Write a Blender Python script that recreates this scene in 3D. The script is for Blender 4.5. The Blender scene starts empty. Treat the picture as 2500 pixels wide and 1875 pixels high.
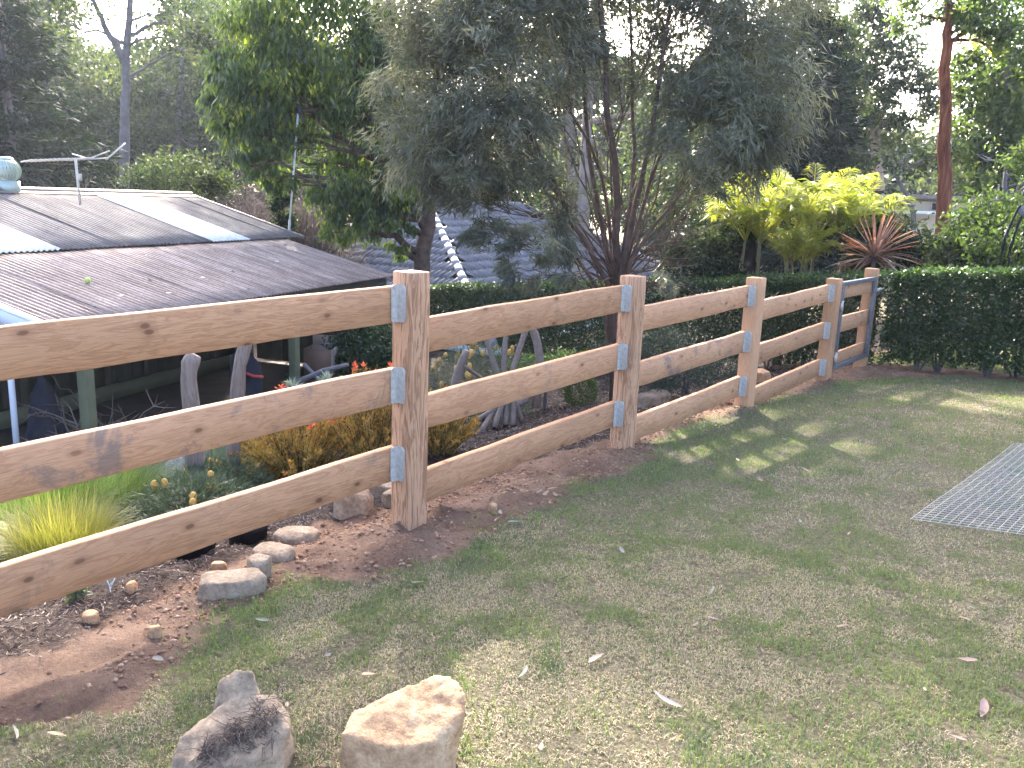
import bpy, math, random
import numpy as np
from mathutils import Matrix, Vector
R = math.radians
rng = np.random.default_rng(7)
random.seed(7)
sc = bpy.context.scene
COL = sc.collection
# ------------------------------------------------------------------ camera
FPX, YAW, PITCH, ROLL = 2038.4, R(-38.506), R(12.488), R(2.116)
CAM = np.array([3.303, -3.233, 1.748])
_h = np.array([math.sin(YAW), math.cos(YAW), 0]); _r = np.array([math.cos(YAW), -math.sin(YAW), 0]); _u = np.array([0, 0, 1.])
_F = _h*math.cos(PITCH) - _u*math.sin(PITCH); _U = _h*math.sin(PITCH) + _u*math.cos(PITCH)
_RR = _r*math.cos(ROLL) + _U*math.sin(ROLL); _UU = -_r*math.sin(ROLL) + _U*math.cos(ROLL)
cam = bpy.data.cameras.new('camera'); camo = bpy.data.objects.new('camera', cam); COL.objects.link(camo)
M = Matrix.Identity(4)
for i in range(3):
    M[i][0] = _RR[i]; M[i][1] = _UU[i]; M[i][2] = -_F[i]; M[i][3] = CAM[i]
camo.matrix_world = M
cam.sensor_width = 36; cam.lens = 36*FPX/2500; cam.clip_end = 2000; cam.clip_start = .05
sc.camera = camo
# ------------------------------------------------------------------ light
SUN_AZ, SUN_EL = R(-48), R(33)
w = bpy.data.worlds.new('World'); sc.world = w; w.use_nodes = True
nt = w.node_tree; bg = nt.nodes['Background']
sky = nt.nodes.new('ShaderNodeTexSky'); sky.sky_type = 'NISHITA'; sky.sun_disc = False
sky.sun_elevation = SUN_EL; sky.sun_rotation = SUN_AZ; sky.dust_density = 5.0; sky.air_density = .65; sky.ozone_density = 1.0
nt.links.new(sky.outputs[0], bg.inputs[0]); bg.inputs[1].default_value = 0.15
sl = bpy.data.lights.new('sun', 'SUN'); sl.energy = 3.2; sl.angle = R(.8); sl.color = (1, .92, .80)
so = bpy.data.objects.new('sun', sl); COL.objects.link(so)
_sd = Vector((math.sin(SUN_AZ)*math.cos(SUN_EL), math.cos(SUN_AZ)*math.cos(SUN_EL), math.sin(SUN_EL)))
so.rotation_euler = _sd.to_track_quat('Z', 'Y').to_euler()
sc.view_settings.view_transform = 'Standard'; sc.view_settings.look = 'None'; sc.view_settings.gamma = 1
sc.view_settings.exposure = 3.22
sc.cycles.max_bounces = 6; sc.cycles.transparent_max_bounces = 8; sc.cycles.diffuse_bounces = 3; sc.cycles.transmission_bounces = 4

# ------------------------------------------------------------------ helpers
def at(px, py, d):
    "a point seen at photo pixel (px,py), d metres away along the ground"
    v = _F + _RR*(px-1250)/FPX - _UU*(py-937.5)/FPX
    return CAM + v*d/math.hypot(v[0], v[1])
def tag(o, label=None, cat=None, group=None, kind=None):
    if label: o['label'] = label
    if cat: o['category'] = cat
    if group: o['group'] = group
    if kind: o['kind'] = kind
    return o
def obj(name, me, parent=None, loc=None, rot=None, scale=None):
    o = bpy.data.objects.new(name, me); COL.objects.link(o)
    if parent is not None: o.parent = parent
    if loc is not None: o.location = loc
    if rot is not None: o.rotation_euler = rot
    if scale is not None: o.scale = scale
    return o
def empty(name, loc=(0, 0, 0), rz=0, **k):
    o = obj(name, None, None, loc, (0, 0, rz)); o.empty_display_size = .1
    return tag(o, **k)
def mesh(name, V, F, mat=None, smooth=False, attrs=None):
    "V (n,3); F: list of int arrays (m,k)"
    V = np.asarray(V, dtype=np.float32).reshape(-1, 3)
    if not isinstance(F, list): F = [F]
    F = [np.asarray(f, dtype=np.int32) for f in F if len(f)]
    me = bpy.data.meshes.new(name)
    me.vertices.add(len(V)); me.vertices.foreach_set('co', V.ravel())
    nl = sum(f.size for f in F); npoly = sum(len(f) for f in F)
    me.loops.add(nl); me.loops.foreach_set('vertex_index', np.concatenate([f.ravel() for f in F]))
    me.polygons.add(npoly)
    st = []; k = 0
    for f in F:
        st.append(k + np.arange(len(f))*f.shape[1]); k += f.size
    me.polygons.foreach_set('loop_start', np.concatenate(st).astype(np.int32))
    if smooth: me.polygons.foreach_set('use_smooth', np.ones(npoly, dtype=bool))
    me.update(calc_edges=True)
    if attrs:
        for n, a in attrs.items():
            at_ = me.attributes.new(n, 'FLOAT', 'POINT'); at_.data.foreach_set('value', np.asarray(a, dtype=np.float32))
    if mat: me.materials.append(mat)
    return me
class MB:
    "collects shapes into one mesh"
    def __init__(s): s.V = []; s.F3 = []; s.F4 = []; s.n = 0; s.A = []
    def add(s, V, F, a=0.):
        V = np.asarray(V, float).reshape(-1, 3); F = np.asarray(F, int)
        if F.size == 0: return
        (s.F4 if F.shape[1] == 4 else s.F3).append(F + s.n); s.V.append(V); s.n += len(V); s.A.append(np.full(len(V), a))
    def box(s, c, size, rz=0, M3=None, a=0., bev=0):
        x, y, z = np.array(size)/2
        V = np.array([(i*x, j*y, k*z) for k in (-1, 1) for j in (-1, 1) for i in (-1, 1)])
        if M3 is not None: V = V@np.asarray(M3).T
        elif rz: V = V@np.array([[math.cos(rz), -math.sin(rz), 0], [math.sin(rz), math.cos(rz), 0], [0, 0, 1]]).T
        s.add(V + np.array(c), [(0, 2, 3, 1), (4, 5, 7, 6), (0, 1, 5, 4), (2, 6, 7, 3), (0, 4, 6, 2), (1, 3, 7, 5)], a)
    def tube(s, P, rad, k=6, cap=True, a=0., jit=0.):
        P = np.asarray(P, float); n = len(P); rad = np.broadcast_to(np.asarray(rad, float), (n,))
        T = np.gradient(P, axis=0); T /= np.linalg.norm(T, axis=1, keepdims=True)+1e-9
        ref = np.array([0, 0, 1.]) if abs(T[0][2]) < .9 else np.array([1., 0, 0])
        X = np.cross(T, ref); X /= np.linalg.norm(X, axis=1, keepdims=True)+1e-9; Y = np.cross(T, X)
        th = np.arange(k)/k*2*math.pi
        rr = rad[:, None]*(1 + (jit*(rng.random((n, k))-.5)*2 if jit else 0))
        rr = rr*np.ones((n, k))
        V = P[:, None, :] + rr[..., None]*(np.cos(th)[None, :, None]*X[:, None, :] + np.sin(th)[None, :, None]*Y[:, None, :])
        F = []
        for i in range(n-1):
            for j in range(k):
                F.append((i*k+j, i*k+(j+1) % k, (i+1)*k+(j+1) % k, (i+1)*k+j))
        V = V.reshape(-1, 3)
        if cap:
            V = np.vstack([V, P[0], P[-1]]); b, t = n*k, n*k+1
            T3 = [(b, (j+1) % k, j) for j in range(k)] + [(t, (n-1)*k+j, (n-1)*k+(j+1) % k) for j in range(k)]
            s.F3.append(np.array(T3) + s.n)
        s.F4.append(np.array(F) + s.n); s.V.append(V); s.n += len(V); s.A.append(np.full(len(V), a))
    def me(s, name, mat, smooth=False, attr=None):
        F = []
        if s.F4: F.append(np.vstack(s.F4))
        if s.F3: F.append(np.vstack(s.F3))
        return mesh(name, np.vstack(s.V), F, mat, smooth, {attr: np.concatenate(s.A)} if attr else None)
    def build(s, name, mat, parent=None, smooth=False, attr=None, **k):
        return obj(name, s.me(name, mat, smooth, attr), parent, **k)
def bevel(o, wd, seg=2):
    m = o.modifiers.new('bevel', 'BEVEL'); m.width = wd; m.segments = seg; m.limit_method = 'ANGLE'; m.angle_limit = R(40); return o
def vnoise(x, y, s, seed=0):
    "smooth value noise in 0..1"
    x = np.asarray(x, float)/s; y = np.asarray(y, float)/s
    xi = np.floor(x).astype(int); yi = np.floor(y).astype(int); fx = x-xi; fy = y-yi
    fx = fx*fx*(3-2*fx); fy = fy*fy*(3-2*fy)
    def hsh(a, b):
        q = (a*374761393 + b*668265263 + seed*982451653) & 0xffffffff
        q = ((q ^ (q >> 13))*1274126177) & 0xffffffff
        return ((q ^ (q >> 16)) & 0xffff)/65535.
    return (hsh(xi, yi)*(1-fx)+hsh(xi+1, yi)*fx)*(1-fy) + (hsh(xi, yi+1)*(1-fx)+hsh(xi+1, yi+1)*fx)*fy
def fbm(x, y, s, seed=0, o=3):
    t = 0; a = .5; n = 0
    for i in range(o): t = t + a*vnoise(x, y, s/2**i, seed+i*17); n += a; a *= .5
    return t/n

# ------------------------------------------------------------------ materials
def newmat(name):
    m = bpy.data.materials.new(name); m.use_nodes = True
    return m, m.node_tree, m.node_tree.nodes, m.node_tree.links, m.node_tree.nodes['Principled BSDF']
def ramp(n, stops):
    r = n.new('ShaderNodeValToRGB'); e = r.color_ramp.elements
    while len(e) > 1: e.remove(e[-1])
    e[0].position = stops[0][0]; e[0].color = (*stops[0][1], 1)
    for p, c in stops[1:]:
        q = e.new(p); q.color = (*c, 1)
    return r
def noise(n, l, vec, scale, detail=4, rough=.55, dist=0):
    t = n.new('ShaderNodeTexNoise'); t.inputs['Scale'].default_value = scale; t.inputs['Detail'].default_value = detail
    t.inputs['Roughness'].default_value = rough; t.inputs['Distortion'].default_value = dist
    if vec is not None: l.new(vec, t.inputs['Vector'])
    return t
def mapping(n, l, vec, sc_=(1, 1, 1), loc=(0, 0, 0)):
    m = n.new('ShaderNodeMapping'); m.inputs['Scale'].default_value = sc_; m.inputs['Location'].default_value = loc
    l.new(vec, m.inputs['Vector']); return m.outputs[0]
def mixc(n, l, fac, a, b, mode='MIX'):
    m = n.new('ShaderNodeMix'); m.data_type = 'RGBA'; m.blend_type = mode
    for s_, v in ((m.inputs[0], fac), (m.inputs[6], a), (m.inputs[7], b)):
        if isinstance(v, (int, float)): s_.default_value = v
        elif isinstance(v, tuple): s_.default_value = (*v, 1)
        else: l.new(v, s_)
    return m.outputs[2]
def bump(n, l, p, h, strength=.3, dist=.01):
    b = n.new('ShaderNodeBump'); b.inputs['Strength'].default_value = strength; b.inputs['Distance'].default_value = dist
    l.new(h, b.inputs['Height']); l.new(b.outputs[0], p.inputs['Normal']); return b
def plain(name, c, rough=.7, metal=0, var=.25, scale=8, bmp=.15, spec=.4):
    m, t, n, l, p = newmat(name)
    tc = n.new('ShaderNodeTexCoord'); ns = noise(n, l, tc.outputs['Object'], scale, 6)
    r = ramp(n, [(.25, tuple(x*(1-var) for x in c)), (.75, tuple(min(1, x*(1+var)) for x in c))]); l.new(ns.outputs[0], r.inputs[0])
    l.new(r.outputs[0], p.inputs['Base Color']); p.inputs['Roughness'].default_value = rough; p.inputs['Metallic'].default_value = metal
    p.inputs['Specular IOR Level'].default_value = spec
    if bmp: bump(n, l, p, ns.outputs[0], bmp, .01)
    return m
def leafmat(name, stops, rough=.5, trans=.45, tcol=1.6, spec=.4, attr='rnd', tint=(1.15, 1.2, .5)):
    m, t, n, l, p = newmat(name)
    a = n.new('ShaderNodeAttribute'); a.attribute_name = attr
    r = ramp(n, stops); l.new(a.outputs['Fac'], r.inputs[0])
    l.new(r.outputs[0], p.inputs['Base Color']); p.inputs['Roughness'].default_value = rough; p.inputs['Specular IOR Level'].default_value = spec
    if trans:
        tr = n.new('ShaderNodeBsdfTranslucent'); mm = mixc(n, l, 1., r.outputs[0], tuple(min(4, tcol*x) for x in tint), 'MULTIPLY')
        l.new(mm, tr.inputs[0]); mx = n.new('ShaderNodeMixShader'); mx.inputs[0].default_value = trans
        l.new(p.outputs[0], mx.inputs[1]); l.new(tr.outputs[0], mx.inputs[2])
        l.new(mx.outputs[0], n['Material Output'].inputs[0])
    return m
def woodmat(name, light, dark, knots=True, ring=.5, stain=.5, gx=.9):
    "sawn timber, grain along local X"
    m, t, n, l, p = newmat(name)
    tc = n.new('ShaderNodeTexCoord'); oi = n.new('ShaderNodeObjectInfo')
    add = n.new('ShaderNodeVectorMath'); add.operation = 'MULTIPLY_ADD'
    l.new(oi.outputs['Random'], add.inputs[0]); add.inputs[1].default_value = (37, 23, 51); l.new(tc.outputs['Object'], add.inputs[2])
    v = add.outputs[0]
    g1 = noise(n, l, mapping(n, l, v, (gx, 6, 6)), 3.2, 6, .6, 1.2)          # broad figure
    rg = n.new('ShaderNodeMath'); rg.operation = 'SINE'
    ml = n.new('ShaderNodeMath'); ml.operation = 'MULTIPLY'; ml.inputs[1].default_value = 34; l.new(g1.outputs[0], ml.inputs[0]); l.new(ml.outputs[0], rg.inputs[0])
    g2 = noise(n, l, mapping(n, l, v, (2.5, 60, 60)), 5, 5, .65)               # fine fibre
    g3 = noise(n, l, mapping(n, l, v, (1, 1.5, 1.5)), 1.7, 3)
    base = ramp(n, [(.3, tuple(light)), (.75, tuple(x*.80 for x in light))]); l.new(g3.outputs[0], base.inputs[0])
    rr = ramp(n, [(.35, (0, 0, 0)), (1., (1, 1, 1))]); 
    rm = n.new('ShaderNodeMapRange'); rm.inputs[1].default_value = -1; l.new(rg.outputs[0], rm.inputs[0]); l.new(rm.outputs[0], rr.inputs[0])
    rs = n.new('ShaderNodeMath'); rs.operation = 'MULTIPLY'; rs.inputs[1].default_value = ring; l.new(rr.outputs[0], rs.inputs[0])
    c = mixc(n, l, rs.outputs[0], base.outputs[0], tuple(dark))
    fr = ramp(n, [(.35, (.72, .72, .72)), (.65, (1.06, 1.06, 1.06))]); l.new(g2.outputs[0], fr.inputs[0])
    c = mixc(n, l, .8, c, fr.outputs[0], 'MULTIPLY')
    if knots:
        vo = n.new('ShaderNodeTexVoronoi'); vo.voronoi_dimensions = '2D'; vo.inputs['Scale'].default_value = 1.
        sp3 = n.new('ShaderNodeSeparateXYZ'); l.new(mapping(n, l, v, (4.2, 1, 8.)), sp3.inputs[0]); cb3 = n.new('ShaderNodeCombineXYZ'); l.new(sp3.outputs[0], cb3.inputs[0]); l.new(sp3.outputs[2], cb3.inputs[1]); l.new(cb3.outputs[0], vo.inputs['Vector'])
        kr = ramp(n, [(.0, (1, 1, 1)), (.07, (.95, .95, .95)), (.11, (.35, .35, .35)), (.2, (.12, .12, .12)), (.26, (0, 0, 0))]); 
        dn = noise(n, l, v, 18, 3); av = n.new('ShaderNodeMath'); av.operation = 'MULTIPLY_ADD'; av.inputs[1].default_value = .08
        l.new(dn.outputs[0], av.inputs[0]); l.new(vo.outputs['Distance'], av.inputs[2]); sb = n.new('ShaderNodeMath'); sb.operation = 'SUBTRACT'; sb.inputs[1].default_value = .035
        l.new(av.outputs[0], sb.inputs[0]); l.new(sb.outputs[0], kr.inputs[0])
        km = n.new('ShaderNodeMath'); km.operation = 'MULTIPLY'; l.new(kr.outputs[0], km.inputs[0])
        vr = ramp(n, [(.55, (0, 0, 0)), (.85, (.95, .95, .95))]); sx = n.new('ShaderNodeSeparateXYZ'); l.new(vo.outputs['Color'], sx.inputs[0]); l.new(sx.outputs[0], vr.inputs[0]); l.new(vr.outputs[0], km.inputs[1])
        c = mixc(n, l, km.outputs[0], c, (.16, .075, .04))
    if stain:
        s1 = noise(n, l, mapping(n, l, v, (1.6, 1.2, 1.6)), 2.6, 5, .7, .5); s2 = ramp(n, [(.60 if stain < .8 else .53, (0, 0, 0)), (.72 if stain < .8 else .64, (min(stain, .62),)*3)]); l.new(s1.outputs[0], s2.inputs[0])
        c = mixc(n, l, s2.outputs[0], c, (.11, .105, .11))
    hv = ramp(n, [(0, (.86, .83, .80)), (.5, (1, .99, .97)), (1, (1.08, 1.05, 1.04))]); l.new(oi.outputs['Random'], hv.inputs[0]); c = mixc(n, l, 1., c, hv.outputs[0], 'MULTIPLY')
    l.new(c, p.inputs['Base Color']); p.inputs['Roughness'].default_value = .72; p.inputs['Specular IOR Level'].default_value = .25
    bump(n, l, p, g2.outputs[0], .25, .004)
    return m
def rockmat(name, c1, c2, c3, sc_=3.5):
    m, t, n, l, p = newmat(name)
    tc = n.new('ShaderNodeTexCoord'); v = tc.outputs['Object']
    a = noise(n, l, v, sc_, 8, .65, .4); b = noise(n, l, v, sc_*9, 6, .7)
    r = ramp(n, [(.3, c1), (.5, c2), (.68, c3)]); l.new(a.outputs[0], r.inputs[0])
    r2 = ramp(n, [(.3, (.55, .53, .5)), (.6, (1.1, 1.1, 1.1))]); l.new(b.outputs[0], r2.inputs[0])
    c = mixc(n, l, .8, r.outputs[0], r2.outputs[0], 'MULTIPLY')
    l.new(c, p.inputs['Base Color']); p.inputs['Roughness'].default_value = .88; p.inputs['Specular IOR Level'].default_value = .2
    bump(n, l, p, b.outputs[0], .7, .02)
    return m
M_rail = woodmat('rail_timber', (.58, .325, .18), (.33, .155, .078), ring=.5)
M_rail_stained = woodmat('stained_rail_timber', (.55, .31, .175), (.33, .155, .078), ring=.45, stain=.801)
M_post = woodmat('post_timber', (.56, .33, .20), (.19, .085, .042), knots=False, ring=.7, stain=.3, gx=.55)
M_post_plain = woodmat('post_timber_pale', (.58, .335, .19), (.40, .20, .105), knots=False, ring=.35, stain=.2, gx=.6)
M_galv = plain('galvanised_steel', (.44, .425, .40), .5, .1, .25, 40, .05)
M_gateframe = plain('gate_frame_steel', (.15, .165, .185), .42, .35, .3, 25, .05)
M_greywood = woodmat('weathered_grey_wood', (.26, .215, .19), (.10, .075, .062), knots=False, ring=.5, stain=.2, gx=.5)
M_bark_brown = plain('brown_bark', (.095, .066, .054), .9, 0, .5, 9, .8, .1)
M_bark_grey = plain('grey_bark', (.13, .12, .13), .9, 0, .35, 5, .5, .1)
M_bark_pale = plain('pale_bark', (.27, .22, .19), .9, 0, .4, 4, .5, .1)
def barkmat(name, c1, c2, c3):
    m, t, n, l, p = newmat(name); tc = n.new('ShaderNodeTexCoord')
    a = noise(n, l, mapping(n, l, tc.outputs['Object'], (14, 14, 1.6)), 1.2, 6, .65, .6); b = noise(n, l, tc.outputs['Object'], .35, 3)
    r = ramp(n, [(.3, c1), (.5, c2), (.7, c3)]); l.new(a.outputs[0], r.inputs[0])
    r2 = ramp(n, [(.35, (.5, .4, .38)), (.6, (1.1, 1.1, 1.1))]); l.new(b.outputs[0], r2.inputs[0])
    l.new(mixc(n, l, .8, r.outputs[0], r2.outputs[0], 'MULTIPLY'), p.inputs['Base Color']); p.inputs['Roughness'].default_value = .9; p.inputs['Specular IOR Level'].default_value = .1
    bump(n, l, p, a.outputs[0], .9, .04); return m
M_bark_red = barkmat('red_stringy_bark', (.03, .014, .011), (.17, .06, .034), (.30, .135, .08))
# ------------------------------------------------------------------ ground
def zb(y): return -.175 - .028*np.clip(y, -6, 12)
def G0(x, y):
    x = np.asarray(x, float); y = np.asarray(y, float); d = np.maximum(-x, 0)
    lawn = zb(y) + .066*np.clip(x, 0, 8)
    dr = .12*np.minimum(d, .5) + .24*np.clip(d-.5, 0, 5.)
    bed = np.maximum(zb(y) - dr, -1.25)
    z = np.where(x >= 0, lawn, bed)
    far = np.clip((np.hypot(x-3, y+3)-18)/40, 0, 1)
    return z*(1-far) + far*np.where(x > -4, -.6, -1.4)
EDGE = np.array([(-9, .3), (-3, .3), (-2.3, .42), (-2, .58), (-1.6, .38), (-1.3, .17), (-.9, .08), (-.6, .36), (-.2, .5), (.3, .38), (.9, .34), (1.4, .14), (1.8, .3), (2.4, .34), (2.8, .06), (3.2, -.12), (4.2, -.1), (4.5, .12), (4.9, .14), (5.3, -.08), (6.5, -.05), (6.9, .22), (7.6, .3), (8.3, .55), (8.75, .95), (9.0, 1.0), (9.15, 9), (9.75, 9), (9.85, -.3), (20, -.3)])
def edge(y): return np.interp(y, EDGE[:, 0], EDGE[:, 1])
def lawnmask(x, y):
    "1 on lawn, 0 on soil"
    e = edge(y) + .22*(fbm(x, y, .35, 3)-.5) + .10*(vnoise(x, y, .07, 9)-.5)
    return np.clip((x - e)/.10 + .5, 0, 1)
def mulchmask(x, y):
    e = -.42 + .30*(fbm(x, y, .5, 21)-.5) + .12*(vnoise(x, y, .08, 5)-.5) - .12*np.clip(y+1.2, 0, 1) + .28*np.clip(-y-1.0, 0, 1)
    return np.clip((e - x)/.12 + .5, 0, 1)
POSTS = [(0., 0., 1.342), (0., 2.365, 1.208), (0., 4.73, 1.079), (0., 7.095, .953), (-.02, 8.66, 1.01)]
def G(x, y):
    x = np.asarray(x, float); y = np.asarray(y, float)
    z = G0(x, y); lm = lawnmask(x, y); near = (np.hypot(x, y-2) < 14)
    soil = (1-lm)*near
    z = z + near*.012*(fbm(x, y, .6, 31)-.5)*2*lm
    z = z + soil*(.085*(fbm(x, y, .30, 41, 4)-.45) + .05*(vnoise(x, y, .09, 43)-.5))
    for px, py, _ in POSTS:
        r2 = ((x-px)/.36)**2 + ((y-py)/.42)**2
        z = z + .07*np.exp(-r2)
    return z
def axis(lo, hi, step, far, n):
    g = np.geomspace(1, far/step, n)*step
    g = np.cumsum(np.geomspace(step, far/6, n))
    return np.concatenate([lo-g[::-1], np.arange(lo, hi, step), hi+g])
gx = axis(-4.6, 4.2, .045, 700, 38); gy = axis(-3.6, 10.2, .05, 700, 38)
X, Y = np.meshgrid(gx, gy); nx, ny = len(gx), len(gy)
Z = G(X, Y); V = np.stack([X, Y, Z], -1).reshape(-1, 3)
ii = (np.arange(ny-1)[:, None]*nx + np.arange(nx-1)[None, :]).ravel()
def groundmat():
    m, t, n, l, p = newmat('soil_and_turf')
    tc = n.new('ShaderNodeTexCoord'); v = tc.outputs['Object']
    def at_(nm):
        a = n.new('ShaderNodeAttribute'); a.attribute_name = nm; return a.outputs['Fac']
    n1 = noise(n, l, v, 3, 5, .6); n2 = noise(n, l, v, 45, 6, .7); n3 = noise(n, l, v, 160, 4, .7)
    turf = ramp(n, [(.3, (.06, .055, .035)), (.48, (.15, .13, .085)), (.68, (.27, .235, .165))]); l.new(n2.outputs[0], turf.inputs[0])
    soil = ramp(n, [(.28, (.095, .06, .045)), (.48, (.21, .135, .098)), (.70, (.35, .24, .175))])
    sm = n.new('ShaderNodeMath'); sm.operation = 'MULTIPLY_ADD'; sm.inputs[1].default_value = .6; l.new(n1.outputs[0], sm.inputs[0])
    s2 = n.new('ShaderNodeMath'); s2.operation = 'MULTIPLY'; s2.inputs[1].default_value = .42; l.new(n2.outputs[0], s2.inputs[0]); l.new(s2.outputs[0], sm.inputs[2]); l.new(sm.outputs[0], soil.inputs[0])
    mul = ramp(n, [(.35, (.03, .022, .02)), (.6, (.10, .075, .065)), (.8, (.2, .155, .13))]); l.new(n2.outputs[0], mul.inputs[0])
    c = mixc(n, l, at_('mulch'), soil.outputs[0], mul.outputs[0]); c = mixc(n, l, at_('lawn'), c, turf.outputs[0])
    l.new(c, p.inputs['Base Color']); p.inputs['Roughness'].default_value = .95; p.inputs['Specular IOR Level'].default_value = .1
    ad = n.new('ShaderNodeMath'); ad.operation = 'MULTIPLY_ADD'; ad.inputs[1].default_value = .4; l.new(n3.outputs[0], ad.inputs[0]); l.new(n2.outputs[0], ad.inputs[2])
    bump(n, l, p, ad.outputs[0], 1., .045)
    return m
M_ground = groundmat()
far_g = np.clip((np.hypot(V[:, 0], V[:, 1]-2)-12)/4, 0, 1)
me = mesh('ground', V, np.stack([ii, ii+1, ii+nx+1, ii+nx], 1), M_ground, True,
          {'lawn': np.maximum(lawnmask(V[:, 0], V[:, 1]), far_g), 'mulch': mulchmask(V[:, 0], V[:, 1])})
tag(obj('ground', me), kind='structure')

# ------------------------------------------------------------------ grass
def blades(P, L, W, lean, segs, az=None):
    "P (n,3) roots -> V,F for bent blades; segs 1 or 2"
    n = len(P); az = rng.random(n)*2*math.pi if az is None else az
    d = np.stack([np.cos(az), np.sin(az), np.zeros(n)], 1); sd = np.stack([-np.sin(az), np.cos(az), np.zeros(n)], 1)
    up = np.array([0, 0, 1.])
    le = lean[:, None]; L_ = L[:, None]; W_ = W[:, None]
    a = P - sd*W_/2; b = P + sd*W_/2
    tip = P + d*L_*np.sin(le) + up*L_*np.cos(le)
    if segs == 1:
        V = np.stack([a, b, tip], 1).reshape(-1, 3); F = np.arange(n*3).reshape(n, 3); return V, [F], 3
    mid = P + d*L_*.5*np.sin(le*.45) + up*L_*.5*np.cos(le*.45)
    tip = mid + d*L_*.55*np.sin(np.minimum(le*1.6, 1.9)) + up*L_*.55*np.cos(np.minimum(le*1.6, 1.9))
    V = np.stack([a, b, mid+sd*W_*.42, mid-sd*W_*.42, tip], 1).reshape(-1, 3); k = np.arange(n)[:, None]*5
    return V, [k+np.array([[0, 1, 2, 3]]), k+np.array([[3, 2, 4]])], 5
def greenness(x, y):
    g = .40*fbm(x, y, .9, 51) + .42*fbm(x, y, .2, 61, 2) + .18*vnoise(x, y, .06, 71)
    return g
M_grass = leafmat('lawn_grass', [(0, (.31, .24, .175)), (.22, (.46, .385, .29)), (.40, (.31, .275, .18)), (.5, (.215, .235, .10)), (.75, (.14, .19, .075)), (1, (.045, .10, .055))], .6, .35, 1.25, .25, tint=(1.1, 1.15, .6))
def sow(n, x0, x1, y0, y1, d0, d1, segs, Lr, Wr):
    x = rng.uniform(x0, x1, n); y = rng.uniform(y0, y1, n); d = np.hypot(x-CAM[0], y-CAM[1])
    lm = lawnmask(x, y); k = (d >= d0) & (d < d1) & (lm > rng.random(n)*.9+.05)
    x, y, d, lm = x[k], y[k], d[k], lm[k]; n = len(x)
    g = greenness(x, y) + .10*np.clip((y-3.2)/5, 0, 1) + .22*np.clip(1-np.abs((x-edge(y)-.10)/.22), 0, 1)*(vnoise(x, y, .5, 77) > .35) + .3*np.exp(-((x-.4)/.9)**2-((y-3.7)/1.0)**2)
    dark = vnoise(x, y, .5, 81) * vnoise(x, y, .16, 83)
    bare = fbm(x, y, .14, 91, 2); k = rng.random(n) < np.clip((bare-.24)/.16, .22, 1); x, y, g, dark, lm, d = x[k], y[k], g[k], dark[k], lm[k], d[k]; n = len(x)
    isg = rng.random(n) < np.clip((g-.42)/.18, .18, .88)
    c = np.where(isg, .52 + .36*rng.random(n) + .35*np.clip((dark-.38)*4, 0, 1)*rng.random(n), .42*rng.random(n))
    L = rng.uniform(*Lr, n)*(.75+.6*isg*vnoise(x, y, .2, 87)); W = rng.uniform(*Wr, n)
    lean = np.where(isg, rng.uniform(.15, 1.1, n), rng.uniform(.7, 1.52, n))
    P = np.stack([x, y, G(x, y)-.002], 1)
    V, F, kv = blades(P, L, W, lean, segs)
    return V, F, np.repeat(c, kv)
def join(parts):
    V = []; F = {}; A = []; n = 0
    for v, f, a in parts:
        for q in f: F.setdefault(q.shape[1], []).append(q+n)
        V.append(v); A.append(a); n += len(v)
    return np.vstack(V), [np.vstack(q) for q in F.values()], np.concatenate(A)
V, F, A = join([sow(330000, -.2, 4.2, -3.2, 2.2, 0, 4.6, 2, (.016, .04), (.0018, .0038)),
                sow(420000, -.3, 5.0, -3.2, 6.5, 4.6, 7.5, 1, (.018, .04), (.003, .0055)),
                sow(260000, -.4, 7.5, -1.5, 9.3, 7.5, 15, 1, (.022, .045), (.0045, .008)),
                sow(60000, -.5, 9, 9.9, 14, 7.5, 22, 1, (.04, .09), (.01, .016))])
tag(obj('lawn_grass', mesh('lawn_grass', V, F, M_grass, False, {'rnd': A})), 'patchy short green and straw lawn in front of the fence', 'lawn', kind='stuff')
# longer green tufts along the soil edge
n = 5200; y = rng.uniform(-2.8, 8.8, n); x = edge(y) + rng.normal(.05, .13, n); k = (vnoise(x, y, .3, 101) > .5) & (np.hypot(x-CAM[0], y-CAM[1]) > 2.2); x, y = x[k], y[k]; n = len(x)
V, F, kv = blades(np.stack([x, y, G(x, y)], 1), rng.uniform(.018, .045, n), rng.uniform(.003, .005, n), rng.uniform(.2, 1.2, n), 2)
M_tuft = leafmat('fresh_grass', [(0, (.10, .20, .035)), (1, (.17, .28, .06))], .5, .4, 1.3)
tag(obj('grass_tufts', mesh('grass_tufts', V, F, M_tuft, False, {'rnd': np.repeat(rng.random(n), kv)})), 'fresh bright green grass growing along the soil edge', 'grass', kind='stuff')
# soil clods and mulch chips
def clods(n, fx, szr, mat, name, label, cat, kind='stuff'):
    P, S = fx(n); n = len(P)
    base = np.array([(1, 0, 0), (-1, 0, 0), (0, 1, 0), (0, -1, 0), (0, 0, 1), (0, 0, -1)], float)
    V = base[None]*rng.uniform(.6, 1.1, (n, 6, 1))*S[:, None, None]; V[:, :, 2] *= .7
    a = rng.random(n)*6.28; c, s = np.cos(a)[:, None], np.sin(a)[:, None]
    V = np.stack([V[..., 0]*c-V[..., 1]*s, V[..., 0]*s+V[..., 1]*c, V[..., 2]], -1) + P[:, None, :]
    T = np.array([(0, 2, 4), (2, 1, 4), (1, 3, 4), (3, 0, 4), (2, 0, 5), (1, 2, 5), (3, 1, 5), (0, 3, 5)])
    F = (np.arange(n)[:, None, None]*6 + T[None]).reshape(-1, 3)
    tag(obj(name, mesh(name, V.reshape(-1, 3), F, mat, True, {'rnd': np.repeat(rng.random(n), 6)})), label, cat, kind=kind)
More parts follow.
